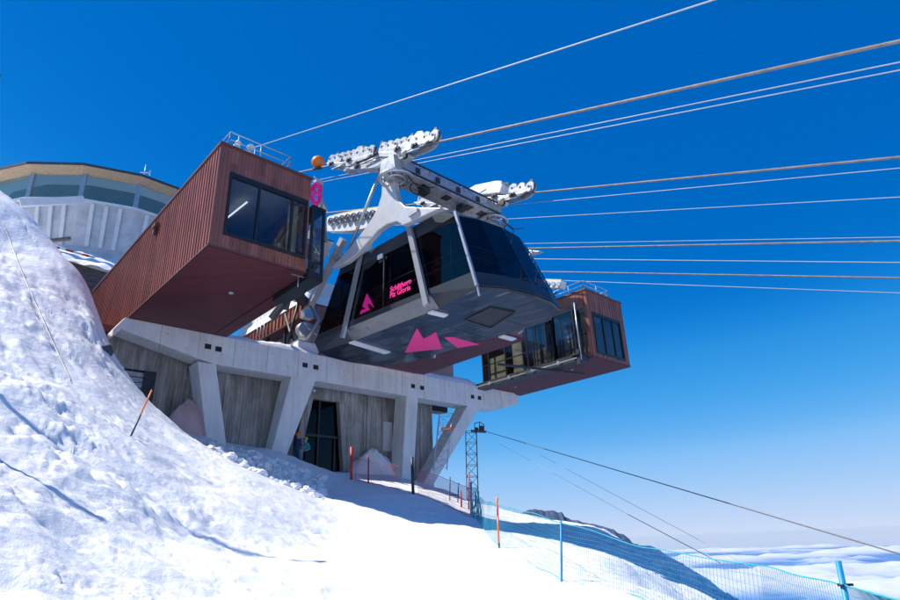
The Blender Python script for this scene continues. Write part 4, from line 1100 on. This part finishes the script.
lathe([(9.6,26.0),(9.6,28.24)], M['cream'], 'inner_core')
A_r = ngon(11.02,25.99); B_r = ngon(11.1,28.25)
for i in range(18): MB().bar(A_r[i], B_r[i], .34, .2).build('window_post', M['galv'], rest)
lathe([(11.0,28.26),(11.9,28.62)], M['wood_light'], 'eaves')
lathe([(11.91,28.61),(12.0,28.63),(12.0,28.80),(11.5,28.95)], M['roofdark'], 'roof_edge')
lathe([(11.5,28.96),(6,29.5),(2,29.7)], M['snow'], 'roof', close=True)
g_ = MB(); q = at(145,170,d=51); g_.tube([q+Vector((0,0,-1.2)), q+Vector((0,0,.55))], .035, 6); g_.bar(q+Vector((-.3,.2,-.25)), q+Vector((.3,-.2,-.25)), .05,.05); g_.bar(q+Vector((.35,-.3,-.5)), q+Vector((.35,-.3,-.05)), .10,.10); g_.build('antenna', M['white_steel'], rest)
g_ = MB(); a_ = at(20,203,d=47.2); b_ = at(84,200,d=47.2); g_.bar(a_, b_, .3, .55); g_.build('ledge_parapet', M['offwhite'], rest)
# retaining wall and snow bank under it
rw = thing('retaining_wall', at(80,285,d=44.5), 'dark masonry retaining wall below the snowy terrace, left of the brown dock', 'wall')
a_ = at(36,254,d=44.2); b_ = at(112,276,d=44.2)
p = MB(); p.bar(a_-Vector((0,0,3.0)), b_-Vector((0,0,3.0)), .6, 6.0); p.build('stonework', M['masonry'], rw)
p = MB(); p.bar(a_+Vector((0,0,.08)), b_+Vector((0,0,.08)), .75, .14); p.build('coping', M['concrete'], rw)
def bankfn(u, v):
    A = at(-40,232,d=43.6).lerp(at(125,277,d=43.6), u); B = at(-40,225,d=51).lerp(at(130,262,d=50), u)
    q = A.lerp(B, v); q.z += .5*math.sin(PI*min(1,v*1.2))*.6 + .35*noise.noise(q*.5) + .12*noise.noise(q*2) ; return q
snow_patch('terrace_snow', bankfn, 0,1,0,1,60,24, 'snow bank on the terrace under the restaurant')
sb = thing('snow_pole', at(50,250,d=43), 'red and white striped pole lying across the terrace snow', 'pole')
a_ = at(48,248.5,d=43)+Vector((0,0,.25)); b_ = at(94,261,d=43)+Vector((0,0,.25))
p = MB(); p.tube([a_, b_], .07, 8); p.build('shaft', M['offwhite'], sb)
p = MB()
for t in (.06,.36,.70): p.tube([a_.lerp(b_,t), a_.lerp(b_,t+.17)], .075, 8)
p.build('stripe', M['red'], sb)
p = MB(); p.bar(at(38,245,d=43.3)+Vector((0,0,.2)), at(70,241,d=43.3)+Vector((0,0,.2)), .3, .18); o = p.build('plank', M['plank']); tag(o, 'grey wooden plank resting on the terrace snow', 'plank')

# ------------------------------------------------------------------ posts, nets, mast
def pole(px, py, d, top, r, mats, label, cat, group=None, name='marker_pole', lean=None):
    """round pole standing in the snow; mats = [(fraction, material)...] bands from the base"""
    b = at(px, py, d=d); b.z = gz(b.x, b.y)
    t = at(top[0], top[1], d=d)
    if lean is None: pass
    root = thing(name, b, label, cat, group)
    b2 = b - (t-b).normalized()*.35
    lo = 0
    for i, (f, m_) in enumerate(mats):
        a_ = b2 if i == 0 else b.lerp(t, lo); c_ = b.lerp(t, f)
        MB().tube([a_, c_], r, 10).build('shaft' if i == 0 else 'band', M[m_], root); lo = f
    return root, b, t
pole(131,435,hd(131,435)-.05,(152,390),.022,[(.45,'black'),(1,'orange')],'leaning orange and black bamboo marker pole on the left snow slope','pole')
bp, bpb, bpt = pole(562,585,12.2,(561,521),.022,[(1,'blue_post')],'blue net post in the middle of the bright snow','net post','blue net posts')
op, opb, opt = pole(499,546.5,16,(497,497),.026,[(.1,'black'),(.62,'orange'),(.82,'red'),(1,'orange')],'orange-red striped pole beside the blue net, near the mast','pole')
rp, rpb, rpt = pole(850,640,6.6,(838,561),.026,[(1,'blue_post')],'blue post top with dark clip at the lower right edge','net post','blue net posts')
p = MB(); q = rpb.lerp(rpt,.86); p.ring(q, (rpt-rpb), .036, .011, 16, 6); p.tube([q+_r0*.03, q+_r0*.085], .012, 6); p.build('clip', M['black'], rp)
pole(471,512,26,(471,482),.04,[(1,'blue_post')],'dark teal post between the red pole and the bundled net','net post','blue net posts')
for i,(a_,b_,lb) in enumerate([((469,512),(469,472),'tallest thin red pole beside the mast'),((461.5,508),(461,491),'short pink-red pole left of the mast'),((414,494),(413,470),'red pole beside the dark bollard'),((329,468),(329,441),'x')][:3]):
    pole(*a_,27,b_,.035,[(1,'red')],lb,'pole','red poles')
pole(351.5,472,30,(351.5,447),.07,[(1,'red')],'red pole at the right edge of the entrance','pole','red poles')
pole(368.5,474,29,(368.5,455),.04,[(1,'red')],'red pole standing in the grey-pink snow pile','pole','red poles')
pole(413,486,27,(412,457),.07,[(1,'dark_steel')],'dark grey bollard standing in front of the third column','bollard', name='bollard')
pole(450,505,28,(450,477),.025,[(1,'dark_steel')],'left thin dark post of the low rail by the mast','post', name='rail_post')
pole(458,506,28,(458.5,483),.025,[(1,'dark_steel')],'right thin dark post of the low rail by the mast','post', name='rail_post')
a_ = at(450,495,d=28); b_ = at(459,495,d=28); o = MB().bar(a_, b_, .05, .05).build('cross_rail', M['dark_steel']); tag(o, 'short dark cross rail between two thin posts', 'rail')

def net(name, base, tops, nx, nz, mat, rope_mat, label, group, r=.004, rr=.009, wob=1.0):
    """base, tops: matching lists of 3D points; strands hang between top rope and bottom rope"""
    root = thing(name, base[len(base)//2], label, 'net', group)
    def lerpl(L, t):
        t = max(0, min(.99999, t))*(len(L)-1); i = int(t); return L[i].lerp(L[i+1], t-i)
    def pt(u, v):
        b = lerpl(base, u); t = lerpl(tops, u); q = b.lerp(t, v)
        q = q + _f0*(wob*.06*noise.noise(Vector((u*9, v*2, 1)))) + Vector((0,0,wob*.05*noise.noise(Vector((u*12, v*3, 5)))))
        return q
    m_ = MB()
    for i in range(nx+1): m_.tube([pt(i/nx, k/4) for k in range(5)], r, 3, caps=False)
    for k in range(nz+1): m_.tube([pt(i/nx, k/nz) for i in range(0, nx+1, 1)], r, 3, caps=False)
    m_.build('mesh', mat, root, fixn=False)
    MB().tube([pt(i/60, 1) for i in range(61)], rr, 6).build('top_rope', rope_mat, root)
    MB().tube([pt(i/60, 0) for i in range(61)], rr, 6).build('bottom_rope', rope_mat, root)
    return root
def gp(px, py, d, dz=0):
    q = at(px, py, d=d); q.z = gz(q.x, q.y)+.03+dz; return q
# long blue net: bundle by the mast -> orange pole -> blue post -> right post
seg = [gp(477,528,21), gp(486,540,18.3), opb+Vector((0,0,.04)), gp(530,566,13.6), bpb+Vector((0,0,.03)), gp(640,600,10.6), gp(760,620,8.2), rpb+Vector((0,0,.05))]
tops = [at(477,497,d=21), at(487,501.5,d=18.4), at(497.5,504,d=16), at(530,513,d=13.8), bpb.lerp(bpt,.97), at(640,546,d=10.4), at(760,567,d=8.0), rpb.lerp(rpt,.86)]
net('safety_net', seg, tops, 260, 12, M['bluenet'], M['teal'], 'long fine blue safety net sagging along the right side of the piste', 'safety nets', r=.0021, rr=.007)
e2 = [rpb+Vector((0,0,.05)), rpb + _r0*3 - _f0*1.2 + Vector((0,0,-.7))]
t2 = [rpb.lerp(rpt,.86), at(910,604,d=5.6)]
net('safety_net', e2, t2, 60, 16, M['bluenet'], M['teal'], 'blue safety net running right out of the picture from the near post', 'safety nets', r=.0021, rr=.007, wob=.1)
# bundled teal net by the mast
bn = MB()
random.seed(11)
for k in range(26):
    x = random.uniform(473.5,480.5); q0 = at(x, 527+random.uniform(-4,2), d=23); q1 = at(x+random.uniform(-2,2), 490+random.uniform(-2,16), d=23)
    mid_ = q0.lerp(q1,.5)+Vector((random.uniform(-.1,.1),random.uniform(-.1,.1),0)); bn.tube([q0,mid_,q1], .012, 4)
o = bn.build('bundled_net', M['teal']); tag(o, 'bright teal bundle of gathered net hanging at the foot of the mast', 'net', 'safety nets')
# red net from the last column to the mast, and one before the grey-pink pile
A_ = [(418,500,26.5),(430,505,26),(445,510,25.5),(460,513,25),(474,517,24)]
net('safety_net', [gp(x,y,d) for x,y,d in A_], [gp(x,y,d)+Vector((0,0,1.05)) for x,y,d in A_], 90, 10, M['rednet'], M['rednet'], 'pale red safety net between the last column and the mast', 'safety nets', r=.0045, rr=.010)
A_ = [(355,474,29.5),(369,476,29),(385,482,28.5),(400,488,28)]
net('safety_net', [gp(x,y,d) for x,y,d in A_], [gp(x,y,d)+Vector((0,0,1.0)) for x,y,d in A_], 60, 10, M['rednet'], M['rednet'], 'pale red safety net in front of the snow pile by the entrance', 'safety nets', r=.004, rr=.009)
# snow piles against the wall
def cone(cx, cy, z0, h, rx, ry, seed):
    def fn(u, v):
        t = 2*PI*u; r = v
        k = max(0,1-r*r)**.65*(1+.3*r*noise.noise(Vector((math.cos(t)*1.3+seed, math.sin(t)*1.3, r*2))))
        x = cx+rx*r*math.cos(t); y = cy+ry*r*math.sin(t)
        return (x + .12*noise.noise(Vector((x*2,y*2,seed))), y, z0+h*k+.35*noise.noise(Vector((x*1.3,y*1.3,seed)))*(1-r)+.14*noise.noise(Vector((x*4,y*4,seed)))*(1-r*r) - .3*r)
    return fn
q = at(374,447,Y=29.9); snow_patch('snow_pile', cone(q.x, 30.0, 3.4, q.z-3.4-.15, 2.0, 1.0, 4), 0,1,0.01,1,64,24, 'grey-pink snow pile against the wall right of the entrance')
q = at(405,470,Y=29.9); snow_patch('snow_pile', cone(21.6, 29.8, 2.9, .95, 1.9, 1.2, 14), 0,1,0.01,1,64,24, 'low snow pile at the foot of the third column')
# tarp-covered mound left of first column
tm = MB(); q = at(185,402,Y=30.2)
o = snow_patch('covered_mound', cone(q.x+.1, 29.7, 4.9, q.z-4.9+.1, 1.35, .9, 8), 0,1,0.01,1,48,16, 'x')
o.data.materials.clear(); o.data.materials.append(paint('pinkish_cover', (.62,.42,.40), .8, 0, .15, 1.5, .2)); del o['kind']; tag(o, 'pinkish covered mound left of the first column', 'mound')

# broken snow blocks on the mound before the first two columns
random.seed(21); rbm = MB()
for k in range(620):
    v = ray(random.uniform(196, 322), 545); v = v/math.hypot(v.x, v.y)*random.uniform(20.4, 29.6)
    q = Vector((v.x, v.y, gz(v.x, v.y)))
    rr = random.choice([.04,.05,.07,.09,.12,.16])*random.uniform(.8,1.3); n0 = len(rbm.v)
    rbm.sphere(q+Vector((0,0,rr*.25)), rr, 7, 5, sc=(random.uniform(.7,1.4),random.uniform(.7,1.4),random.uniform(.5,1)))
    for i in range(n0, len(rbm.v)): v_ = rbm.v[i]; v_ += Vector((noise.noise(v_*5), noise.noise(v_*5+Vector((9,0,0))), noise.noise(v_*5+Vector((0,9,0)))))*rr*.7
for i in range(len(rbm.sm)): rbm.sm[i] = False
o = rbm.build('snow_rubble', M['snow']); tag(o, 'broken snow blocks heaped before the first two columns', 'snow', kind='stuff')

# lattice mast with pulley head
mast = thing('lattice_mast', at(474,505,d=31), 'dark steel lattice mast with pulley head right of the last column', 'mast')
mb_ = at(473,512,d=31); mt_ = at(471,432,d=31)
def lattice(p, b, t, w, n_, r):
    ax = [(-1,-1),(1,-1),(1,1),(-1,1)]
    c = [[b.lerp(t, i/n_) + _r0*(sx*w/2) + _f0*(sy*w/2) for sx, sy in ax] for i in range(n_+1)]
    for k in range(4): p.tube([c[0][k], c[-1][k]], r, 6)
    for i in range(n_):
        for k in range(4):
            k2 = (k+1)%4
            p.tube([c[i][k], c[i+1][k2]] if (i+k)%2 else [c[i][k2], c[i+1][k]], r*.6, 5)
            p.tube([c[i+1][k], c[i+1][k2]], r*.6, 5)
p = MB(); lattice(p, mb_, mt_, .55, 7, .02); p.build('lattice', M['dark_steel'], mast)
hd = at(480,428,d=31)
p = MB(); p.bar(mt_+Vector((0,0,.05)), at(486,432,d=31), .4, .06); p.tube([at(474.5,423.5,d=31),at(480,422,d=31),at(484,425,d=31)],.022,6); p.tube([at(474.5,423.5,d=31),at(475,432,d=31)],.022,6); p.tube([at(484,425,d=31),at(484,432,d=31)],.022,6); p.tube([at(479.5,422.3,d=31),at(479,432,d=31)],.022,6); p.build('head_platform', M['dark_steel'], mast)
p = MB(); p.cyl(at(481.5,428.5,d=31), _f0, .15, .08, 18); p.build('pulley', M['dark_steel'], mast)
p = MB(); p.cyl(at(476.5,429.3,d=31), _f0, .10, .08, 18); p.build('pulley', M['dark_steel'], mast)
# second pale lattice with orange sign behind the last column
lt = thing('lattice_mast', at(442,462,d=36), 'pale lattice mast with orange sign glimpsed behind the last column', 'mast')
p = MB(); lattice(p, at(440,470,d=37), at(446,415,d=37), .8, 6, .022); p.build('lattice', M['white_steel'], lt)
p = MB(); q = at(446,429,d=36.4); p.bar(q-_r0*.30, q+_r0*.4, .06, .20); p.build('sign_board', M['orange'], lt)
p = MB(); p.bar(q-_r0*.2-_f0*.04, q+_r0*.28-_f0*.04, .01, .05); p.build('sign_stripe', M['offwhite'], lt)

def line(name, p0, p1, r, mat, label, n_=20, sag=.0, group=None):
    pts = [p0.lerp(p1, i/n_) - Vector((0,0,sag*4*(i/n_)*(1-i/n_))) for i in range(n_+1)]
    o = MB().tube(pts, r, 6).build(name, M[mat]); tag(o, label, 'cable', group)
line('stay_cable', at(484,431,d=31), at(960,572,d=16), .016, 'rope_dark', 'dark cable running from the mast head down to the right edge', group='mast stay cables')
line('stay_cable', at(628,514.5,d=23), at(720,563,d=18), .010, 'rope_dark', 'short dark stay cable crossing the pale horizon', group='mast stay cables', sag=.0)
line('stay_cable', at(500,444,d=30), at(628,514.5,d=23), .005, 'rope_thin', 'faint pale stay cable from the mast head downward', group='mast stay cables')
line('stay_cable', at(540,455,d=29), at(830,610,d=15), .006, 'rope_thin', 'pale stay cable reaching the lower right corner', group='mast stay cables')
# guy wire on the left slope
q = []
for t in range(24):
    x = 3+(70-3)*t/23; y = 222+(380-222)*(t/23)**.9
    g_ = hit(x, y+2); q.append(g_+Vector((0,0,.03)))
q = [q[0]] + [ (q[i-1]+q[i]+q[i+1])/3+Vector((0,0,.03)) for i in range(1, 23)] + [q[-1]]
line_o = MB().tube(q, .010, 5).build('guy_rope', M['black']); tag(line_o, 'thin dark rope lying down the left snow slope', 'rope')
p = MB(); q = hit(107,352); p.sphere(q+Vector((0,0,.04)), .19, 14, 8, sc=(1,.8,1.3))
for i, v_ in enumerate(p.v): v_ += Vector((noise.noise(v_*3)*.18, noise.noise(v_*3+Vector((4,0,0)))*.18, noise.noise(v_*3+Vector((0,4,0)))*.14))
o = p.build('rock', M['rock']); tag(o, 'dark rock poking out of the snow crest below the left dock', 'rock')

# floodlight mast left of the view (its head just enters the frame) and a marker pole; both throw long shadows
fx = at(0,78,d=15.95)
fm = thing('floodlight_mast', (fx.x-.1, fx.y+.05, gz(fx.x-.1, fx.y+.05)), 'tall floodlight mast whose lamp head just enters the frame at the left edge', 'mast')
p = MB(); p.tube([(fx.x-.1,fx.y+.05,fm.location.z-.3),(fx.x-.1,fx.y+.05,fx.z)], [.06,.04], 10); p.build('pole', M['galv'], fm)
p = MB(); p.box(fx+Vector((-.16,-.07,-.05)), fx+Vector((.0,.07,.07))); p.build('lamp_head', M['dark_steel'], fm, bevel=.02)
t_ = hit(103,520); SDl = -_r0*math.cos(R(53)) + Vector((0,0,math.sin(R(53)))); tp_ = t_+SDl*4.2
o = MB().tube([(tp_.x,tp_.y,gz(tp_.x,tp_.y)-.3), tp_], .035, 8).build('marker_pole', M['black']); tag(o, 'black pole off the left edge that throws the slanting shadow on the slope', 'pole')

# ------------------------------------------------------------------ people
def limb(name, chains, mat, parent, sub=1, fac=1.0):
    """skinned skeleton: chains = list of [(pos, radius)...], first vertex of the first chain is the root; equal points weld"""
    vs = []; es = []; rad = []
    def vid(p, r):
        for i, q in enumerate(vs):
            if (q-p).length < 1e-4: return i
        vs.append(p); rad.append(r); return len(vs)-1
    for ch_ in chains:
        prev = None
        for p, r in ch_:
            i = vid(Vector(p), r)
            if prev is not None and prev != i: es.append((prev, i))
            prev = i
    me = bpy.data.meshes.new(name); me.from_pydata(vs, es, []); me.materials.append(mat)
    o = bpy.data.objects.new(name, me); COL.objects.link(o); o.parent = parent
    s = o.modifiers.new('skin', 'SKIN'); s.use_smooth_shade = True
    for i, sv in enumerate(me.skin_vertices[0].data):
        sv.radius = (rad[i]*fac, rad[i]*fac); sv.use_root = (i == 0)
    b = o.modifiers.new('sub', 'SUBSURF'); b.levels = sub; b.render_levels = sub
    return o
def person(loc, yaw, jacket, trousers, head_mat, label, arm=(-.05,.25), group=None, lean=0, scale=1.0, helmet=True):
    root = thing('person', loc, label, 'person', group); root.rotation_euler = (0,0,yaw); root.scale = (scale,)*3
    S = lambda s, p: (p[0]*s, p[1], p[2])
    body = []; jac = []; tro = []
    pel = (0,0,.95); ch = (0,.0,1.28); nk = (0,.01,1.47); hd = (0,-.01,1.60)
    body.append([(pel,.12),(ch,.14),(nk,.055),(hd,.085),((0,-.02,1.70),.075)])
    jac.append([((0,0,.90),.165),((0,0,1.12),.155),(ch,.175),((0,.01,1.42),.10)])
    tro.append([((0,0,.98),.14)])
    for s in (-1,1):
        hip=(.10*s,0,.90); kn=(.12*s,-.03,.50); an=(.13*s,.02,.09); toe=(.14*s,-.14,.05)
        sh=(.19*s,.0,1.40); el=(.28*s,.04,1.12); wr=(.25*s,-.16+arm[0],.95+arm[1]*.3)
        body.append([(pel,.12),(hip,.085),(kn,.055),(an,.042),(toe,.035)])
        body.append([(ch,.14),(sh,.055),(el,.042),(wr,.03),((wr[0],wr[1]-.07,wr[2]-.02),.034)])
        for k in range(4):
            bx_ = wr[0]+(k-1.5)*.021; by_ = wr[1]-.07
            body.append([((wr[0],wr[1]-.07,wr[2]-.02),.034),((bx_,by_-.045,wr[2]-.025),.010),((bx_,by_-.085+.008*abs(k-1.5),wr[2]-.055),.008)])
        body.append([((wr[0],wr[1]-.07,wr[2]-.02),.034),((wr[0]-.045*s,wr[1]-.085,wr[2]-.01),.011),((wr[0]-.055*s,wr[1]-.12,wr[2]-.02),.009)])
        jac.append([(ch,.175),(sh,.085),(el,.066),((wr[0],wr[1]+.03,wr[2]+.01),.05)])
        tro.append([((0,0,.98),.14),(hip,.115),(kn,.085),((an[0],an[1],an[2]+.04),.075)])
    limb('body', body, M['skin'], root, 1)
    limb('jacket', jac, jacket, root, 1)
    limb('trousers', tro, trousers, root, 1)
    # head details in root space
    def part(name, fn, mat):
        mb = MB(); fn(mb)
        o = mb.build(name, mat, None, loc=(0,0,0)); o.parent = root; o.location = (0,0,0); return o
    part('helmet', lambda m_: m_.sphere((0,.01,1.69), .125, 18, 10, sc=(.95,1.08,.92)), head_mat)
    part('goggles', lambda m_: m_.box((-.075,-.125,1.645),(.075,-.075,1.70)), M['black'])
    part('face', lambda m_: (m_.sphere((0,-.055,1.60), .07, 12, 8, sc=(.9,.8,1.05)), m_.sphere((0,-.12,1.60), .018, 8, 6), m_.sphere((-.085,0,1.62), .022, 8, 6), m_.sphere((.085,0,1.62), .022, 8, 6)), M['skin'])
    part('mouth', lambda m_: m_.box((-.022,-.116,1.563),(.022,-.108,1.569)), M['red'])
    for s in (-1,1):
        part('ski_boot', lambda m_: (m_.box((.13*s-.055,-.19,0),(.13*s+.055,.10,.10)), m_.tube([(.13*s,.03,.08),(.13*s,.0,.32)], .07, 10)), M['greyfab'])
    return root
jb = paint('navy_jacket', (.015,.05,.13), .7, 0, .2, 8, .2); jt = paint('turquoise_jacket', (.02,.36,.36), .7, 0, .2, 8, .2)
jr = paint('red_jacket', (.60,.02,.03), .7, 0, .2, 8, .2); hg = paint('lime_helmet', (.30,.55,.08), .4, 0, .1, 5, 0); dk = paint('dark_trousers', (.02,.025,.035), .8, 0, .2, 8, .2)
bt = paint('blue_trousers', (.02,.08,.18), .8, 0, .2, 8, .2)
q = at(296,472,Y=29.7); person((q.x,q.y,gz(q.x,q.y)-.02), R(100), jb, bt, M['orange'], 'person in navy jacket and orange helmet at the entrance, on the left of two', lean=0)
q = at(304,470,Y=29.9); person((q.x,q.y,gz(q.x,q.y)-.02), R(-70), jt, dk, hg, 'person in turquoise jacket and lime helmet at the entrance')
# skis held upright between them
sk = thing('pair_of_skis', at(300,472,Y=29.75), 'upright pair of grey skis held between the two skiers', 'skis')
q = at(300.4,470,Y=29.75); q.z = gz(q.x,q.y)
for s in (-1,1):
    MB().tube([q+_r0*(.04*s), q+_r0*(.045*s)+Vector((0,0,1.45)), q+_r0*(.055*s)+Vector((0,0,1.62))+_f0*.06], .04, 6).build('ski', M['galv'], sk)
# passengers
for (x, y, jk, tr_, lb, s_) in [(12.95,14.4,jr,dk,'passenger in red jacket behind the side window nearest the front corner',1),
                            (13.5,12.6,jr,dk,'passenger in red jacket behind the front window',1),
                            (15.1,13.4,jb,dk,'passenger in dark jacket further right behind the front window',1)]:
    person((x,y,WZ(y,.345)), R(-40), jk, tr_, M['black'], lb, scale=1.0)

# ------------------------------------------------------------------ light, sky, camera
SKY_R = (1.45,.075); SKY_G = (1.0,1.0); SKY_B = (1.0,.57)
SUN_EL = 53
sdir_h = (-_r0).normalized()          # towards the sun, horizontally: camera left
SD = sdir_h*math.cos(R(SUN_EL)) + Vector((0,0,math.sin(R(SUN_EL))))
sun = bpy.data.lights.new('sun', 'SUN'); sun.energy = 3.7; sun.angle = R(.53); sun.color = (1,.945,.86)
so = bpy.data.objects.new('sun', sun); COL.objects.link(so); so.location = SD*100
so.rotation_euler = (-SD).to_track_quat('-Z','Y').to_euler()
wd = bpy.data.worlds.new('World'); C.world = wd; wd.use_nodes = True
nt = wd.node_tree; bg = nt.nodes['Background']
sky = nt.nodes.new('ShaderNodeTexSky'); sky.sky_type = 'NISHITA'; sky.sun_disc = False
sky.sun_elevation = R(SUN_EL); sky.sun_rotation = math.atan2(SD.x, SD.y)
sky.altitude = 2900; sky.air_density = .6; sky.dust_density = 0; sky.ozone_density = 3.0
# deep polarised mountain sky: one tone curve per colour channel for the whole sky
EXPOSURE = .8
KS = .15*2**EXPOSURE
sp = nt.nodes.new('ShaderNodeSeparateColor'); cb = nt.nodes.new('ShaderNodeCombineColor'); nt.links.new(sky.outputs[0], sp.inputs[0])
for k, pts in enumerate([[(0,0),(.5,.0),(.80,.03),(1.2,.11),(1.86,.29),(4.52,.56),(9,.70),(20,.9)],
                         [(0,.08),(.76,.135),(1.01,.165),(1.44,.30),(2.2,.43),(3.2,.56),(6.54,.70),(12,.85),(20,1)],
                         [(0,.4),(1.63,.53),(2.18,.61),(2.96,.77),(4.2,.88),(5.68,.94),(8.33,.94),(20,1)]]):
    pre = nt.nodes.new('ShaderNodeMath'); pre.operation = 'DIVIDE'; pre.inputs[1].default_value = 20; nt.links.new(sp.outputs[k], pre.inputs[0])
    fc = nt.nodes.new('ShaderNodeFloatCurve'); cv = fc.mapping.curves[0]
    while len(cv.points) < len(pts): cv.points.new(.5, .5)
    for p_, (a_, b_) in zip(cv.points, pts): p_.location = (a_/20, b_); p_.handle_type = 'VECTOR' if False else 'AUTO_CLAMPED'
    fc.mapping.update()
    post = nt.nodes.new('ShaderNodeMath'); post.operation = 'DIVIDE'; post.inputs[1].default_value = KS
    nt.links.new(pre.outputs[0], fc.inputs['Value']); nt.links.new(fc.outputs[0], post.inputs[0]); nt.links.new(post.outputs[0], cb.inputs[k])
nt.links.new(cb.outputs[0], bg.inputs['Color'])
bg.inputs['Strength'].default_value = .15

cam = bpy.data.cameras.new('camera'); cam.lens = 24; cam.sensor_width = 36; cam.clip_start = .05; cam.clip_end = 200000
co_ = bpy.data.objects.new('camera', cam); COL.objects.link(co_)
mw = Matrix((RIGHT, UPV, -FWD)).transposed().to_4x4(); co_.matrix_world = mw
C.camera = co_
C.render.resolution_x = 1024; C.render.resolution_y = 683
C.render.engine = 'CYCLES'
C.cycles.max_bounces = 8; C.cycles.transparent_max_bounces = 16
C.view_settings.view_transform = 'Standard'; C.view_settings.look = 'None'; C.view_settings.gamma = 1; C.view_settings.exposure = .8
C.view_settings.use_curve_mapping = False
